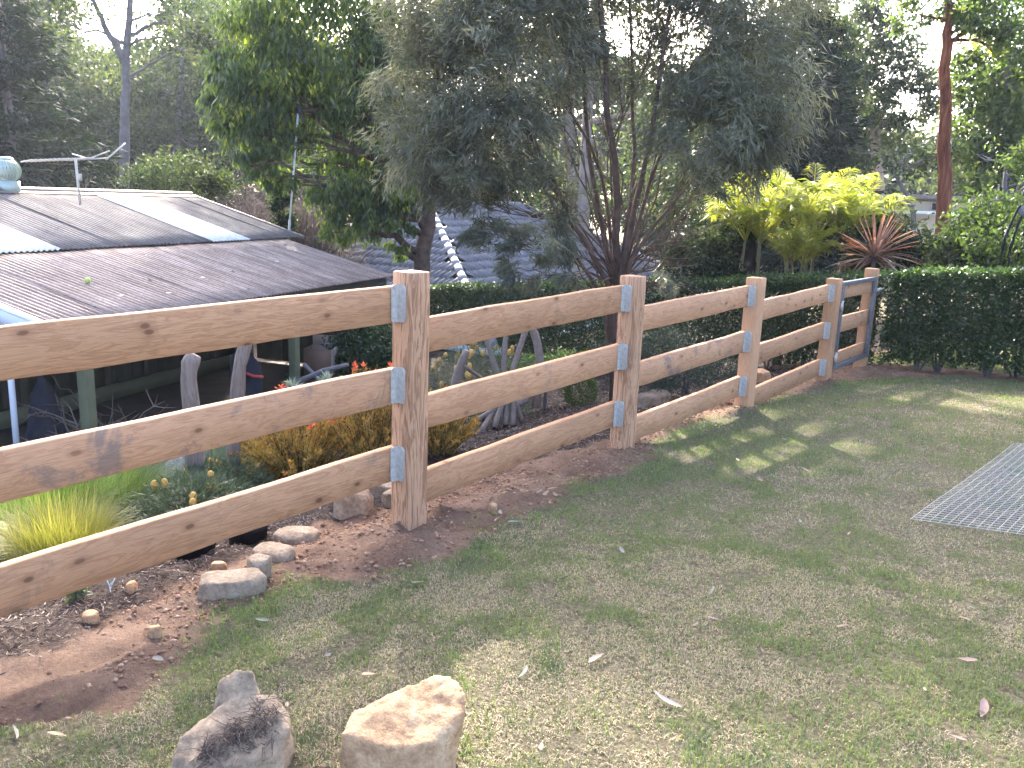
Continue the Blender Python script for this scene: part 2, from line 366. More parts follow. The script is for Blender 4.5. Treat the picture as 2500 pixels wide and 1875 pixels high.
def soilpts(n):
    x = rng.uniform(-1.2, 1.1, n); y = rng.uniform(-2.6, 9.2, n)
    w_ = (1-lawnmask(x, y))*(1-mulchmask(x, y))*np.clip((fbm(x, y, .35, 111)-.3)*3, .05, 1)
    for px, py, _ in POSTS: w_ = w_ + 1.2*np.exp(-((x-px)/.28)**2-((y-py)/.3)**2)*(1-lawnmask(x, y))
    k = rng.random(n) < w_; x, y = x[k], y[k]; s = .003+.016*rng.random(len(x))**4
    return np.stack([x, y, G(x, y)+s*.2], 1), s
M_clod = leafmat('soil_clod', [(0, (.16, .085, .055)), (.6, (.27, .16, .105)), (1, (.40, .27, .19))], .95, 0, spec=.1)
clods(60000, soilpts, None, M_clod, 'soil_clods', 'loose crumbled red brown soil heaped along the fence line', 'soil')
def chips(n):
    x = rng.uniform(-4.6, .2, n); y = rng.uniform(-3.0, 9.4, n)
    m_ = mulchmask(x, y)*.95 + .02; d = np.hypot(x-CAM[0], y-CAM[1]); k = rng.random(n) < m_*np.clip(7/d, .3, 1)*(lawnmask(x, y) < .2); x, y, d = x[k], y[k], d[k]; n = len(x)
    P = np.stack([x, y, G(x, y)+.006], 1); L = rng.uniform(.01, .045, n); W = rng.uniform(.0025, .007, n)*np.clip(d/5, 1, 1.6)
    a = rng.random(n)*6.28; t = rng.normal(0, .35, n); dr = np.stack([np.cos(a)*np.cos(t), np.sin(a)*np.cos(t), np.sin(t)], 1)
    sd = np.cross(dr, rng.normal(size=(n, 3))*[.4, .4, 1.]); sd /= np.linalg.norm(sd, axis=1, keepdims=True)
    V = np.stack([P-dr*L[:, None]/2-sd*W[:, None]/2, P+dr*L[:, None]/2-sd*W[:, None]/3, P+dr*L[:, None]/2+sd*W[:, None]/3, P-dr*L[:, None]/2+sd*W[:, None]/2], 1)
    return V.reshape(-1, 3), [np.arange(n*4).reshape(n, 4)], np.repeat(rng.random(n), 4)
M_chip = leafmat('bark_mulch', [(0, (.028, .02, .018)), (.5, (.085, .06, .05)), (.8, (.17, .13, .11)), (1, (.36, .29, .24))], .85, 0, spec=.15)
V, F, A = chips(130000)
tag(obj('bark_mulch', mesh('bark_mulch', V, F, M_chip, False, {'rnd': A})), 'dark shredded bark mulch covering the garden bed behind the fence', 'mulch', kind='stuff')

# ------------------------------------------------------------------ fence
fence = empty('rail_fence', (0, 0, 0), label='three rail timber fence with thick square posts and steel brackets', cat='fence')
PW = .151
def timber(L, H, T, name, mat, parent, wob=.004, nseg=28, nz=3):
    "board along local X from 0..L, z 0..-H, thickness y 0..-T, with slightly wavy sawn edges"
    xs = np.linspace(0, L, nseg+1); sd = int(rng.integers(1, 9999))
    ring = []
    for x in xs:
        a = wob*(vnoise(x, 0, .35, sd)-.5)*2; b = wob*(vnoise(x, 3, .3, sd)-.5)*2 + wob*.8*(vnoise(x, 9, .06, sd)-.5); c = wob*(vnoise(x, 6, .5, sd)-.5)
        q = .004
        ring.append([(x, c-q, a), (x, c, a-q), (x, c, -H+b+q), (x, c-q, -H+b), (x, c-T+q, -H+b), (x, c-T, -H+b+q), (x, c-T, a-q), (x, c-T+q, a)])
    V = np.array(ring).reshape(-1, 3); k = 8; F = []
    for i in range(nseg):
        for j in range(k): F.append((i*k+j, (i+1)*k+j, (i+1)*k+(j+1) % k, i*k+(j+1) % k))
    me = mesh(name, V, [np.array(F), np.array([list(range(k))]), np.array([[nseg*k+j for j in range(k)][::-1]])], mat)
    return obj(name, me, parent)
def bracket_mesh(h=.205):
    b = MB(); t = .004
    def plate(w_, cut):     # outline with clipped outer corners
        return [(0, 0), (w_-cut, 0), (w_, -cut), (w_, -h+cut), (w_-cut, -h), (0, -h)]
    for ax_, w_ in (('rail', .06), ('post', .056)):
        o2 = plate(w_, .014); n_ = len(o2); V = []
        for off in (0., t):
            for (a, z) in o2: V.append((-a, .001+off, z) if ax_ == 'rail' else (-.0015-off, a+.001, z))
        b.add(V, [(i, (i+1) % n_, n_+(i+1) % n_, n_+i) for i in range(n_)])
        for q in (0, n_): b.add(V, [(q, q+1, q+4, q+5), (q+1, q+2, q+3, q+4)])
    return b.me('bracket', M_galv)
ME_br = bracket_mesh()
sb = MB(); sb.tube([(0, 0, 0), (0, .004, 0)], [.006, .0045], 8); ME_screw = sb.me('screw', M_galv, True)
RZ = [(1.217, 1.27), (1.07, 1.139), (.95, 1.001), (.82, .879)]
for i, (z0, z1) in enumerate(RZ):
    y0 = -2.95 if i == 0 else POSTS[i-1][1]+PW/2+.002; y1 = POSTS[i][1]-PW/2-.002
    if i == 0: z0 = 1.27-.023*2.9
    for r in range(3):
        sp = r*.4557; L = math.hypot(y1-y0, z1-z0)
        o = timber(L, .2, .05, 'rail', M_rail_stained if (i, r) in ((0, 1), (2, 1)) else M_rail, fence, wob=.0045)
        e = Vector((0, y1-y0, z1-z0)).normalized(); up = Vector((0, -e.z, e.y)); fr = e.cross(up)   # x=along, z=up, y = z x x
        yv = up.cross(e)
        Mx = Matrix((( e.x, yv.x, up.x, -.015 if yv.x > 0 else -.065), (e.y, yv.y, up.y, y0), (e.z, yv.z, up.z, z0-sp), (0, 0, 0, 1)))
        if yv.x < 0: Mx = Mx
        o.matrix_local = Mx
        RAILY = yv.x
        br = obj('bracket', ME_br, fence, loc=(-.015, y1, z1-sp+.004)); br.rotation_euler = (0, 0, R(90)); br.scale = (1, -1, 1)
        for (sx, sz) in ((-.04, -.02), (-.04, -.18)):
            s_ = obj('screw', ME_screw, br, loc=(sx, .005, sz))
        for (sy, sz) in ((.035, -.02), (.045, -.185)):
            s_ = obj('screw', ME_screw, br, loc=(-.0055, sy, sz), rot=(0, 0, R(90)))
def post(i, x, y, zt, mat, wd=PW):
    zbot = float(zb(y))-.35; L = zt-zbot; n_ = 16; sd = 300+i; q = .008
    # built along local X, then stood up
    ring = []
    for k_, t in enumerate(np.linspace(0, L, n_+1)):
        hw = wd/2 + .002*(vnoise(t, 0, .3, sd)-.5); sx = .003*(vnoise(t, 7, .6, sd)-.5)
        s_ = 0 if k_ < n_ else .005
        h2 = hw - s_
        ring.append([(t, h2-q+sx, h2), (t, h2+sx, h2-q), (t, h2+sx, -h2+q), (t, h2-q+sx, -h2), (t, -h2+q+sx, -h2), (t, -h2+sx, -h2+q), (t, -h2+sx, h2-q), (t, -h2+q+sx, h2)])
    ring.insert(n_, [(L-.006, b*1.0+0, c*1.0) for (_, b, c) in ring[n_-1]])
    n2 = len(ring)-1; V = np.array(ring).reshape(-1, 3); k = 8; F = []
    for a in range(n2):
        for j in range(k): F.append((a*k+j, a*k+(j+1) % k, (a+1)*k+(j+1) % k, (a+1)*k+j))
    me = mesh('post', V, [np.array(F), np.array([[n2*k+j for j in range(k)]])], mat)
    o = obj('post', me, fence, loc=(x, y, zbot), rot=(0, R(-90), 0)); return o
for i, (x, y, zt) in enumerate(POSTS): post(i, x, y, zt, [M_post, M_post, M_post_plain, M_post_plain, M_post_plain][i])
post(7, 0, -2.95-PW/2, 1.40, M_post_plain)
# ------------------------------------------------------------------ gate
gate = empty('gate', (.06, 7.23, -.2), label='small timber gate in a dark steel frame hung between the last two posts', cat='gate')
def gb(name, c, s, mat): 
    b = MB(); b.box(np.array(c)-np.array([.06, 7.23, -.2]), s); return bevel(b.build(name, mat, gate), .003)
gb('frame_bar', (.06, 7.915, .885), (.045, 1.37, .05), M_gateframe); gb('frame_bar', (.06, 7.915, -.155), (.045, 1.37, .05), M_gateframe)
gb('frame_bar', (.06, 7.255, .365), (.045, .05, .985), M_gateframe); gb('frame_bar', (.06, 8.575, .365), (.045, .05, .985), M_gateframe)
for zt in (.855, .465, .02):
    o = timber(1.31, .2 if zt < .8 else .16, .04, 'gate_board', M_rail, gate, .002, 10)
    o.matrix_local = Matrix(((0, RAILY, 0, -.025 if RAILY > 0 else -.065), (1, 0, 0, .03), (0, 0, 1, zt+.2), (0, 0, 0, 1)))
for z in (.62, -.02):
    h_ = MB(); h_.tube([(0, 0, -.06), (0, 0, .06)], .012, 10); h_.box((.0, -.035, 0), (.006, .05, .07)); h_.build('hinge', M_galv, gate, loc=(.028, -.01, z+.2))
lt = MB(); lt.box((0, 0, 0), (.008, .10, .05)); lt.tube([(.01, -.06, .005), (.01, .13, .005)], .011, 10); lt.tube([(.01, .04, .005), (.06, .04, .03)], .008, 8); lt.box((.004, .09, .005), (.016, .04, .045))
lt.build('latch', M_galv, gate, loc=(.035, 1.40, .93))

# ------------------------------------------------------------------ wire mesh panel lying on the lawn
M_wire = plain('mesh_wire', (.50, .52, .56), .35, .6, .1, 30, 0)
A0 = np.array([2.24, 2.01]); u1 = np.array([.985, .17]); u1 /= np.linalg.norm(u1); v1 = np.array([-u1[1]+.20, u1[0]]); v1 = np.array([.15, 2.69]); v1 /= np.linalg.norm(v1)
wp = empty('wire_mesh_panel', (A0[0], A0[1], float(G(*A0))), label='flat sheet of galvanised welded wire mesh lying on the lawn', cat='wire mesh')
def wire(p, q, lift):
    n_ = 14; t = np.linspace(0, 1, n_)[:, None]; P2 = p*(1-t)+q*t
    b = MB(); zz = G0(P2[:, 0], P2[:, 1])+.030+lift + .012*(vnoise(P2[:, 0], P2[:, 1], .8, 5)-.5)
    b.tube(np.column_stack([P2, zz])-np.array(wp.location), .0015, 5); b.build('wire', M_wire, wp, True)
for k in range(31): wire(A0+u1*k*.05, A0+u1*k*.05+v1*2.75, 0)
for k in range(56): wire(A0+v1*k*.05, A0+v1*k*.05+u1*1.5, .0045)
# ------------------------------------------------------------------ foliage helpers
def unit(v): return v/(np.linalg.norm(v, axis=-1, keepdims=True)+1e-9)
def leaves(P, D, L, W, A, fold=0.):
    "pointed leaf quads: base, side, tip, side"
    n = len(P); L = np.broadcast_to(L, (n,))[:, None]; W = np.broadcast_to(W, (n,))[:, None]
    D = unit(D); S = unit(np.cross(D, rng.normal(size=(n, 3))))
    m = P + D*L*.45
    V = np.stack([P, m+S*W/2, P+D*L, m-S*W/2], 1).reshape(-1, 3)
    return V, [np.arange(n*4).reshape(n, 4)], np.repeat(A, 4)
def ball(n, shell=.0):
    v = unit(rng.normal(size=(n, 3))); r = rng.random(n)**(1/3); r = shell+(1-shell)*r
    return v*r[:, None]
def curve(a, b, sag=0., n=6, wob=.05):
    a = np.array(a, float); b = np.array(b, float); t = np.linspace(0, 1, n)[:, None]; P = a*(1-t)+b*t
    L = np.linalg.norm(b-a); P += np.sin(t*math.pi)*np.array([0, 0, -sag*L])
    P[1:-1] += rng.normal(size=(n-2, 3))*wob*L*.25
    return P
SUNV = np.array(_sd)
THIN = [(np.array([2.0, 1.8, 0]), 1.8, .42), (np.array([1.6, -.6, 0]), 1.4, .35), (np.array([3.0, -1.0, 0]), 1.7, .72), (np.array([3.2, 1.2, 0]), 1.2, .5)]
GAPS = [(np.array([2.2, 11.2, -.5]), 1.3), (np.array([4.2, 11.5, -.4]), 1.0), (np.array([.35, 3.55, -.28]), .9), (np.array([.8, 3.9, -.25]), .6), (np.array([1.35, 3.75, -.2]), .22), (at(1960, 500, 15), 1.7), (at(1840, 540, 15), 1.0), (at(2140, 590, 14.2), .7), (np.array([1.62, -1.6, .2]), .2), (np.array([0, 0, 1.35]), .12)]
def foliage(blobs, per, Lr, Wr, droop, clump=.22, sub=None, leafspread=1., bias=0., spray=0., tvar=.16):
    """blobs: (centre, radii, weight). leaves grow in small clumps through each blob's volume"""
    Ps = []; As = []; tw = []; Ds = []
    for c, r, wgt in blobs:
        c = np.array(c, float); r = np.broadcast_to(np.array(r, float), (3,))
        N = int(per*wgt); k = max(3, int((sub or 26)*wgt))
        cc = c + ball(k, .35)*r; tw.append((c, cc))
        idx = rng.integers(0, k, N)
        Ps.append(cc[idx] + rng.normal(size=(N, 3))*np.array([1, 1, .8])*clump*float(r.mean())*leafspread)
        tone = np.clip(rng.normal(.45, tvar, k), 0, 1); cd_ = unit(unit(cc-c)*[1, 1, .4]+rng.normal(size=(k, 3))*.5); Ds.append(cd_[idx])
        Ps[-1] = Ps[-1] + cd_[idx]*(rng.normal(size=(N, 1))*spray*float(r.mean())*.5)
        As.append(np.clip(tone[idx] + rng.normal(0, .16, N) + bias, 0, 1))
    P = np.vstack(Ps); A = np.concatenate(As); DD = np.vstack(Ds)
    keep = np.ones(len(P), bool)
    for c, r in GAPS:                      # openings cut in the canopy so the sun reaches chosen spots
        v = P-c; t = v@SUNV; dd = np.linalg.norm(v-t[:, None]*SUNV, axis=1); keep &= ~((dd < r) & (t > 1.5*r+.8))
    for c, r, pr in THIN:                  # canopy thinned out along the sun's path to brighten the lawn
        v = P-c; t = v@SUNV; dd = np.linalg.norm(v-t[:, None]*SUNV, axis=1); keep &= ~((dd < r) & (t > 14) & (rng.random(len(P)) < pr))
    P = P[keep]; A = A[keep]; DD = DD[keep]; n = len(P)
    D = unit(rng.normal(size=(n, 3))+DD*spray*3)*(1-abs(droop)) + np.array([0, 0, -1.])*droop
    V, F, AA = leaves(P, D, rng.uniform(*Lr, n), rng.uniform(*Wr, n), A)
    return V, F, AA, tw
def tree(name, label, trunk, rad, blobs, fol, leafm, barkm, group=None, cat='tree', limb=.35, twig=.006, fork=.45, extra=(), ntw=10):
    """trunk: list of points; limbs run from the trunk to each blob, twigs from the limb end into the blob"""
    T = np.array(trunk, float); base = T[0].copy()
    root = empty(name, base, label=label, cat=cat, group=group)
    V, F, A, tw = foliage(blobs, **fol)
    obj('crown', mesh('crown', V-base, F, leafm, False, {'rnd': A}), root)
    b = MB(); tt = np.linspace(0, 1, len(T)); ts = np.linspace(0, 1, max(8, len(T)*3))
    TP = np.column_stack([np.interp(ts, tt, T[:, i]) for i in range(3)]); TR = rad[0] + (rad[1]-rad[0])*ts
    TP[1:-1] += rng.normal(size=(len(TP)-2, 3))*rad[0]*.12
    b.tube(TP-base, TR, 9, jit=.06)
    for c, cc in tw:
        hz = np.linspace(fork, .97, 24); pts = np.column_stack([np.interp(hz, tt, T[:, i]) for i in range(3)])
        want = np.linalg.norm(pts-c, axis=1) + 1.1*np.maximum(0, pts[:, 2]-c[2]+.25*np.linalg.norm(pts[:, :2]-c[:2], axis=1)); j = int(np.argmin(want)); s_ = pts[j]
        r0 = (rad[0]+(rad[1]-rad[0])*hz[j])*limb*1.3
        P = curve(s_, c, -.06, 7, .12); b.tube(P-base, np.linspace(r0, max(twig, r0*.22), 7), 6)
        for q in cc[:ntw]:
            st = P[int(rng.integers(3, 7))]; b.tube(curve(st, q, .05, 4, .15)-base, np.linspace(max(twig*1.4, r0*.18), twig*.5, 4), 4, cap=False)
    for pts, r0, r1 in extra: 
        pts = np.array(pts, float); t_ = np.linspace(0, 1, len(pts)); t2 = np.linspace(0, 1, 12); P = np.column_stack([np.interp(t2, t_, pts[:, i]) for i in range(3)]); P[1:-1] += rng.normal(size=(10, 3))*r0*.3
        b.tube(P-base, np.linspace(r0, r1, 12), 7)
    b.build('trunk', barkm, root, True)
    return root
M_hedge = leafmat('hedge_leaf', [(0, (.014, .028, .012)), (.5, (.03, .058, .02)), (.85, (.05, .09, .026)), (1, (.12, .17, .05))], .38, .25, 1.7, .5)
M_gum = leafmat('gum_leaf', [(0, (.024, .040, .026)), (.5, (.045, .070, .032)), (.85, (.09, .125, .036)), (1, (.19, .21, .05))], .4, .5, 2.4, .5)
M_wattle = leafmat('fine_grey_green_leaf', [(0, (.055, .064, .048)), (.5, (.10, .112, .085)), (1, (.19, .20, .15))], .5, .38, 1.5, .45, tint=(1.15, 1.1, .65))
M_far = leafmat('distant_gum_leaf', [(0, (.013, .022, .018)), (.5, (.028, .042, .028)), (1, (.075, .09, .042))], .6, .38, 1.7, .10)
M_dark = leafmat('dark_conifer_needle', [(0, (.010, .018, .016)), (.6, (.02, .032, .024)), (1, (.042, .055, .034))], .7, .2, 1.4, .08)
M_bright = leafmat('bright_green_leaf', [(0, (.035, .058, .024)), (.5, (.065, .10, .036)), (1, (.15, .19, .07))], .5, .45, 1.5, .25)
M_brush = leafmat('bare_brown_twig', [(0, (.09, .07, .06)), (1, (.19, .15, .13))], .8, 0, spec=.1)

# ------------------------------------------------------------------ hedges
def hedge(name, label, x0, x1, y0, thick, ztop, zbot, per_m2, gap=None, seed=0):
    root = empty(name, ((x0+x1)/2, y0, float(zbot((x0+x1)/2))), label=label, cat='hedge'); base = np.array(root.location)
    n = int(abs(x1-x0)*1.55*per_m2); x = rng.uniform(min(x0, x1), max(x0, x1), n); t = rng.random(n)
    zt = ztop(x) + .05*(fbm(x, 0*x, .45, seed)-.5)*2 + .03*rng.normal(size=n); zl = zbot(x)
    face = rng.random(n)
    depth = np.where(face < .62, np.abs(rng.normal(0, .07, n)), rng.random(n)*thick)
    z = np.where(face > .86, zt-np.abs(rng.normal(0, .045, n)), zl + (zt-zl)*t)
    y = y0 + depth + .09*(fbm(x, z, .5, seed+7)-.5)*2
    k = np.ones(n, bool)
    if gap is not None: k = rng.random(n) > gap(x, z-zl)
    k &= (z-zl) > .10*rng.random(n) + .10*vnoise(x, 0*x, .3, seed+3)
    x, y, z = x[k], y[k], z[k]; n = len(x)
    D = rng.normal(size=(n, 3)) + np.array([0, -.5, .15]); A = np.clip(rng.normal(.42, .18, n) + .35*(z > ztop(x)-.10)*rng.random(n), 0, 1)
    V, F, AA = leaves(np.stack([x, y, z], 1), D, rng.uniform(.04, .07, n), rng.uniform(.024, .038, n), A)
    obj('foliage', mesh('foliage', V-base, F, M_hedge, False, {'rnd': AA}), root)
    b = MB(); m = int(abs(x1-x0)/.45)
    for i in range(m):
        xx = x0+(x1-x0)*(i+.5)/m + rng.normal()*.06; zz = float(zbot(xx)); H = float(ztop(xx))-zz
        for j in range(5):
            a = np.array([xx, y0+thick*.45, zz-.1]); e_ = np.array([xx+rng.normal()*.25, y0+thick*(.25+.5*rng.random()), zz+H*(.55+.4*rng.random())])
            b.tube(curve(a, e_, 0, 5, .08)-base, np.linspace(.016, .005, 5), 5, cap=False)
    b.build('stems', M_bark_grey, root, True)
    return root
gapR = lambda x, h: np.clip((.42-h)/.3, 0, 1)*.94*(fbm(x, h*1.6, .42, 5) > .50) + .35*np.clip((.8-h)/.4, 0, 1)*(vnoise(x, h, .2, 9) > .82)
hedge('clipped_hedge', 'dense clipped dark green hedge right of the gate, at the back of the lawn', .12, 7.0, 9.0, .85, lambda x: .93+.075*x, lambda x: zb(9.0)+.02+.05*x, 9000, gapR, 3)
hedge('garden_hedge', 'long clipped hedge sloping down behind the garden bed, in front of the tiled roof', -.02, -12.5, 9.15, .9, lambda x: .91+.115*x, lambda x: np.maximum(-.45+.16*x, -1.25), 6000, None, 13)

# ------------------------------------------------------------------ shed
E1 = np.array([-4.59, .06, .45]); E2 = np.array([-6.78, 6.21, .45]); SE = np.array([-.3353, .942, 0]); SU = np.array([-.942, -.3353, 0])
def corrmat(name, c1, c2, c3, metal=.25, rough=.5):
    m, t, n, l, p = newmat(name); tc = n.new('ShaderNodeTexCoord'); v = tc.outputs['Object']; oi = n.new('ShaderNodeObjectInfo')
    ad = n.new('ShaderNodeVectorMath'); ad.operation = 'MULTIPLY_ADD'; l.new(oi.outputs['Random'], ad.inputs[0]); ad.inputs[1].default_value = (9, 5, 3); l.new(v, ad.inputs[2])
    a = noise(n, l, mapping(n, l, ad.outputs[0], (5, .6, 1)), 2.2, 6, .65); b = noise(n, l, ad.outputs[0], 26, 5, .7)
    r = ramp(n, [(.3, c1), (.5, c2), (.68, c3)]); l.new(a.outputs[0], r.inputs[0]); r2 = ramp(n, [(.32, (.62, .6, .6)), (.6, (1.06, 1.06, 1.06))]); l.new(b.outputs[0], r2.inputs[0])
    l.new(mixc(n, l, .8, r.outputs[0], r2.outputs[0], 'MULTIPLY'), p.inputs['Base Color']); p.inputs['Roughness'].default_value = rough; p.inputs['Metallic'].default_value = metal
    p.inputs['Specular IOR Level'].default_value = .22; return m
M_roofA = corrmat('weathered_brown_roof_sheet', (.15, .108, .088), (.26, .198, .168), (.38, .31, .27), .0, .7); M_roofB = corrmat('grey_roof_sheet', (.105, .085, .075), (.16, .138, .125), (.22, .198, .185), .0, .7)
M_roofW = corrmat('pale_translucent_roof_sheet', (.60, .59, .57), (.70, .70, .69), (.78, .78, .77), 0, .75)
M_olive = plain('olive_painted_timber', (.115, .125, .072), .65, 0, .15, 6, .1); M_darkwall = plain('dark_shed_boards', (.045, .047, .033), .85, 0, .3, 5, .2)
M_white = plain('white_painted_metal', (.62, .66, .72), .4, 0, .08, 4, .03); M_lead = plain('dull_grey_flashing', (.21, .19, .18), .6, .3, .25, 6, .1)
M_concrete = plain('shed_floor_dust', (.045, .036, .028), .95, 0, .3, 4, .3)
shed = empty('garden_shed', (E1[0], E1[1], -1.25), label='open fronted shed with weathered corrugated roof in two tiers', cat='shed'); SB = np.array(shed.location)
def sheet_mesh(width, length, pitch=.076, amp=.012, nl=6, seed=0):
    n_ = int(round(width/pitch))*8; xs = np.linspace(0, width, n_+1); ys = np.linspace(0, length, nl+1)
    XX, YY = np.meshgrid(xs, ys); ZZ = amp*np.cos(XX/pitch*2*math.pi) + .006*(vnoise(XX, YY, .5, seed)-.5)
    V = np.stack([XX, YY, ZZ], -1).reshape(-1, 3); k = n_+1; i = (np.arange(nl)[:, None]*k+np.arange(n_)[None]).ravel()
    return V, np.stack([i, i+1, i+k+1, i+k], 1)
def roof(u0, u1, v_len, origin, pit, mats, over=.0, skew=0., wd=.76):
    "sheets laid from u0..u1 along the eave"
    cp, sp = math.cos(pit), math.sin(pit); k = 0; u = u0
    while u < u1-.05:
        w_ = min(wd, u1-u); w_ = round(w_/.076)*.076
        ln = v_len + skew*(u-u0); V, F = sheet_mesh(w_+.02, ln, seed=k+int(100*pit)); V[:, 2] += .003*(k % 2)
        P0 = origin + SE*u
        Mx = Matrix(((SE[0], SU[0]*cp, -SU[0]*sp, P0[0]-SB[0]), (SE[1], SU[1]*cp, -SU[1]*sp, P0[1]-SB[1]), (0, sp, cp, P0[2]-SB[2]), (0, 0, 0, 1)))
        o = obj('roof_sheet', mesh('roof_sheet', V, F, mats(k), True), shed); o.matrix_local = Mx
        sm = o.modifiers.new('thickness', 'SOLIDIFY'); sm.thickness = .0022; sm.offset = -1
        u += w_; k += 1
P14, P17 = R(13.2), R(15.3)
roof(-.02, 6.56, 2.22, E1, P14, lambda k: M_roofA, skew=-.01)
# upper roof: its eave sits just over the head of the lower roof
UE = E1 + SU*math.cos(P14)*2.12 + np.array([0, 0, math.sin(P14)*2.12+.03])
roof(-3.5, 7.06, 2.42, UE, P17, lambda k: {1: M_roofW, 5: M_roofW, 9: M_roofW}.get(k, M_roofB), skew=.0, wd=.912)
def spart(name, mat, c, size, M3=None, bv=.0):
    b = MB(); b.box(np.array(c)-SB, size, M3=M3); o = b.build(name, mat, shed); 
    return bevel(o, bv) if bv else o
ax = np.column_stack([SE, SU, [0, 0, 1]])
def axp(p): 
    "axes tilted with a roof of pitch p"
    return np.column_stack([SE, SU*math.cos(p)+np.array([0, 0, math.sin(p)]), np.array([0, 0, math.cos(p)])-SU*math.sin(p)])
RD = UE + SU*math.cos(P17)*2.42 + np.array([0, 0, math.sin(P17)*2.42])
b = MB(); b.tube([RD+SE*-3.95+np.array([0, 0, .015])-SB, RD+SE*7.08+np.array([0, 0, .015])-SB], .05, 10); b.box(RD+SE*1.6-SU*.09+np.array([0, 0, -.004])-SB, (10.9, .16, .006), M3=axp(P17)); b.build('ridge_cap', M_lead, shed, True)
roof(-3.9, 6.62, -2.42, RD, -P17, lambda k: M_roofB) if False else None
spart('barge_flashing', M_lead, UE+SE*7.07+SU*1.16+np.array([0, 0, math.tan(P17)*1.16+.005]), (.05, 2.48, .05), axp(P17))
spart('barge_flashing', M_lead, E1+SE*6.60+SU*1.05+np.array([0, 0, math.tan(P14)*1.05-.02]), (.03, 2.18, .05), axp(P14))
spart('barge_flashing', M_white, E1-SE*.06+SU*1.13+np.array([0, 0, math.tan(P14)*1.13+.012]), (.11, 2.44, .012), axp(P14)); spart('barge_board', M_white, E1-SE*.105+SU*1.13+np.array([0, 0, math.tan(P14)*1.13-.075]), (.018, 2.44, .16), axp(P14))
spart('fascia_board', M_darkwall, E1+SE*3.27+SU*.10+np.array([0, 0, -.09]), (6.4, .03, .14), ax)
spart('beam', M_olive, E1+SE*3.27+SU*.22+np.array([0, 0, -.10]), (6.4, .06, .15), ax)
for u in (.45, 4.02, 6.35): spart('post', M_olive, E1+SE*u+SU*.22+np.array([0, 0, -.9625]), (.11, .11, 1.575), ax, .004)
# back wall of vertical boards, end wall, floor
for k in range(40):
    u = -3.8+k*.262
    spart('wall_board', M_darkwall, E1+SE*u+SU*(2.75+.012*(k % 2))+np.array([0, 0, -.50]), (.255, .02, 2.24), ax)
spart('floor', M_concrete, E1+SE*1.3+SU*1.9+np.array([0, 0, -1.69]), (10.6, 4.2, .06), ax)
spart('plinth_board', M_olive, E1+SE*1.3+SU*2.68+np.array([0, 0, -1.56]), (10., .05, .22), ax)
for k in range(9): spart('wall_board', M_darkwall, E1+SE*(6.5+.012*(k % 2))+SU*(.42+k*.262)+np.array([0, 0, -.84+.5*math.tan(P14)*(.3+k*.262)]), (.02, .255, 1.60+math.tan(P14)*(.3+k*.262)-.06), ax)  # end wall, its front boards added to keep sun out of the shed
dp = MB(); pA = E1+SE*.12+SU*.8; dp.tube([pA+np.array([0, 0, .0])-SB, pA+SU*.02+np.array([0, 0, -1.6])-SB], .03, 10); dp.build('downpipe', M_white, shed, True)
# rear slope of the upper roof and the gable end
bk = MB(); q0 = RD+SE*-3.9; q1 = RD+SE*7.06; dn = SU*2.3+np.array([0, 0, -.68]); bk.add([q0-SB, q1-SB, q1+dn-SB, q0+dn-SB], [(0, 1, 2, 3)]); ob = bk.build('rear_roof', M_roofB, shed); ob.modifiers.new('t', 'SOLIDIFY').thickness = .01
# tennis ball, debris
M_ball = plain('tennis_ball_felt', (.42, .50, .16), .95, 0, .2, 60, .3)
def uvsphere(r, n=16, m=10, sq=1.):
    V = [(0, 0, r*sq)]; F4 = []; F3 = []
    for i in range(1, m):
        t = math.pi*i/m
        for j in range(n): a = 2*math.pi*j/n; V.append((r*math.sin(t)*math.cos(a), r*math.sin(t)*math.sin(a), r*sq*math.cos(t)))
    V.append((0, 0, -r*sq))
    for j in range(n): F3.append((0, 1+j, 1+(j+1) % n)); F3.append((len(V)-1, 1+(m-2)*n+(j+1) % n, 1+(m-2)*n+j))
    for i in range(m-2):
        for j in range(n): F4.append((1+i*n+j, 1+(i+1)*n+j, 1+(i+1)*n+(j+1) % n, 1+i*n+(j+1) % n))
    return np.array(V), np.array(F4), np.array(F3)
V, f4, f3 = uvsphere(.034)
tb = obj('tennis_ball', mesh('tennis_ball', V, [f4, f3], M_ball, True), loc=E1+SE*1.29+SU*math.cos(P14)*1.0+np.array([0, 0, math.sin(P14)*1.0+.044])); tag(tb, 'yellow green tennis ball resting on the brown corrugated roof', 'ball')
M_litter = plain('bleached_leaf', (.55, .52, .45), .8, 0, .2, 30, .1)
def leafshape(L, W, curl=.25, n_=6, bend=0.):
    t = np.linspace(0, 1, n_+1); wv = W/2*np.sin(np.pi*np.clip(t, 0, 1)**.8)**.9; V = []
    for i, q in enumerate(t):
        y = bend*L*np.sin(q*math.pi); z = curl*L*(q-.5)**2
        V += [(q*L-L/2, y-wv[i], z+wv[i]*.35), (q*L-L/2, y, z), (q*L-L/2, y+wv[i], z+wv[i]*.35)]
    F = [(i*3+j, (i+1)*3+j, (i+1)*3+j+1, i*3+j+1) for i in range(n_) for j in (0, 1)]
    return np.array(V), np.array(F)
V, F = leafshape(.09, .035, .2)
LM = mesh('fallen_leaf', V, F, M_litter, True)
for i, (u, v) in enumerate(((1.0, 1.55), (2.1, .9), (2.9, .8), (2.95, 1.75), (3.1, .25), (1.9, .45), (1.3, .55), (3.6, .9), (4.9, 1.1), (.35, 2.0), (.75, .35))):
    p = E1+SE*u+SU*math.cos(P14)*v+np.array([0, 0, math.sin(P14)*v+.013])
    o = obj('fallen_leaf', LM, None, p, (P14*.9, 0, rng.random()*6)); o.scale = (.7, 1.2, 1); tag(o, 'small bleached leaf lying on the lower corrugated shed roof', 'leaf', 'bleached leaves on the shed roof')

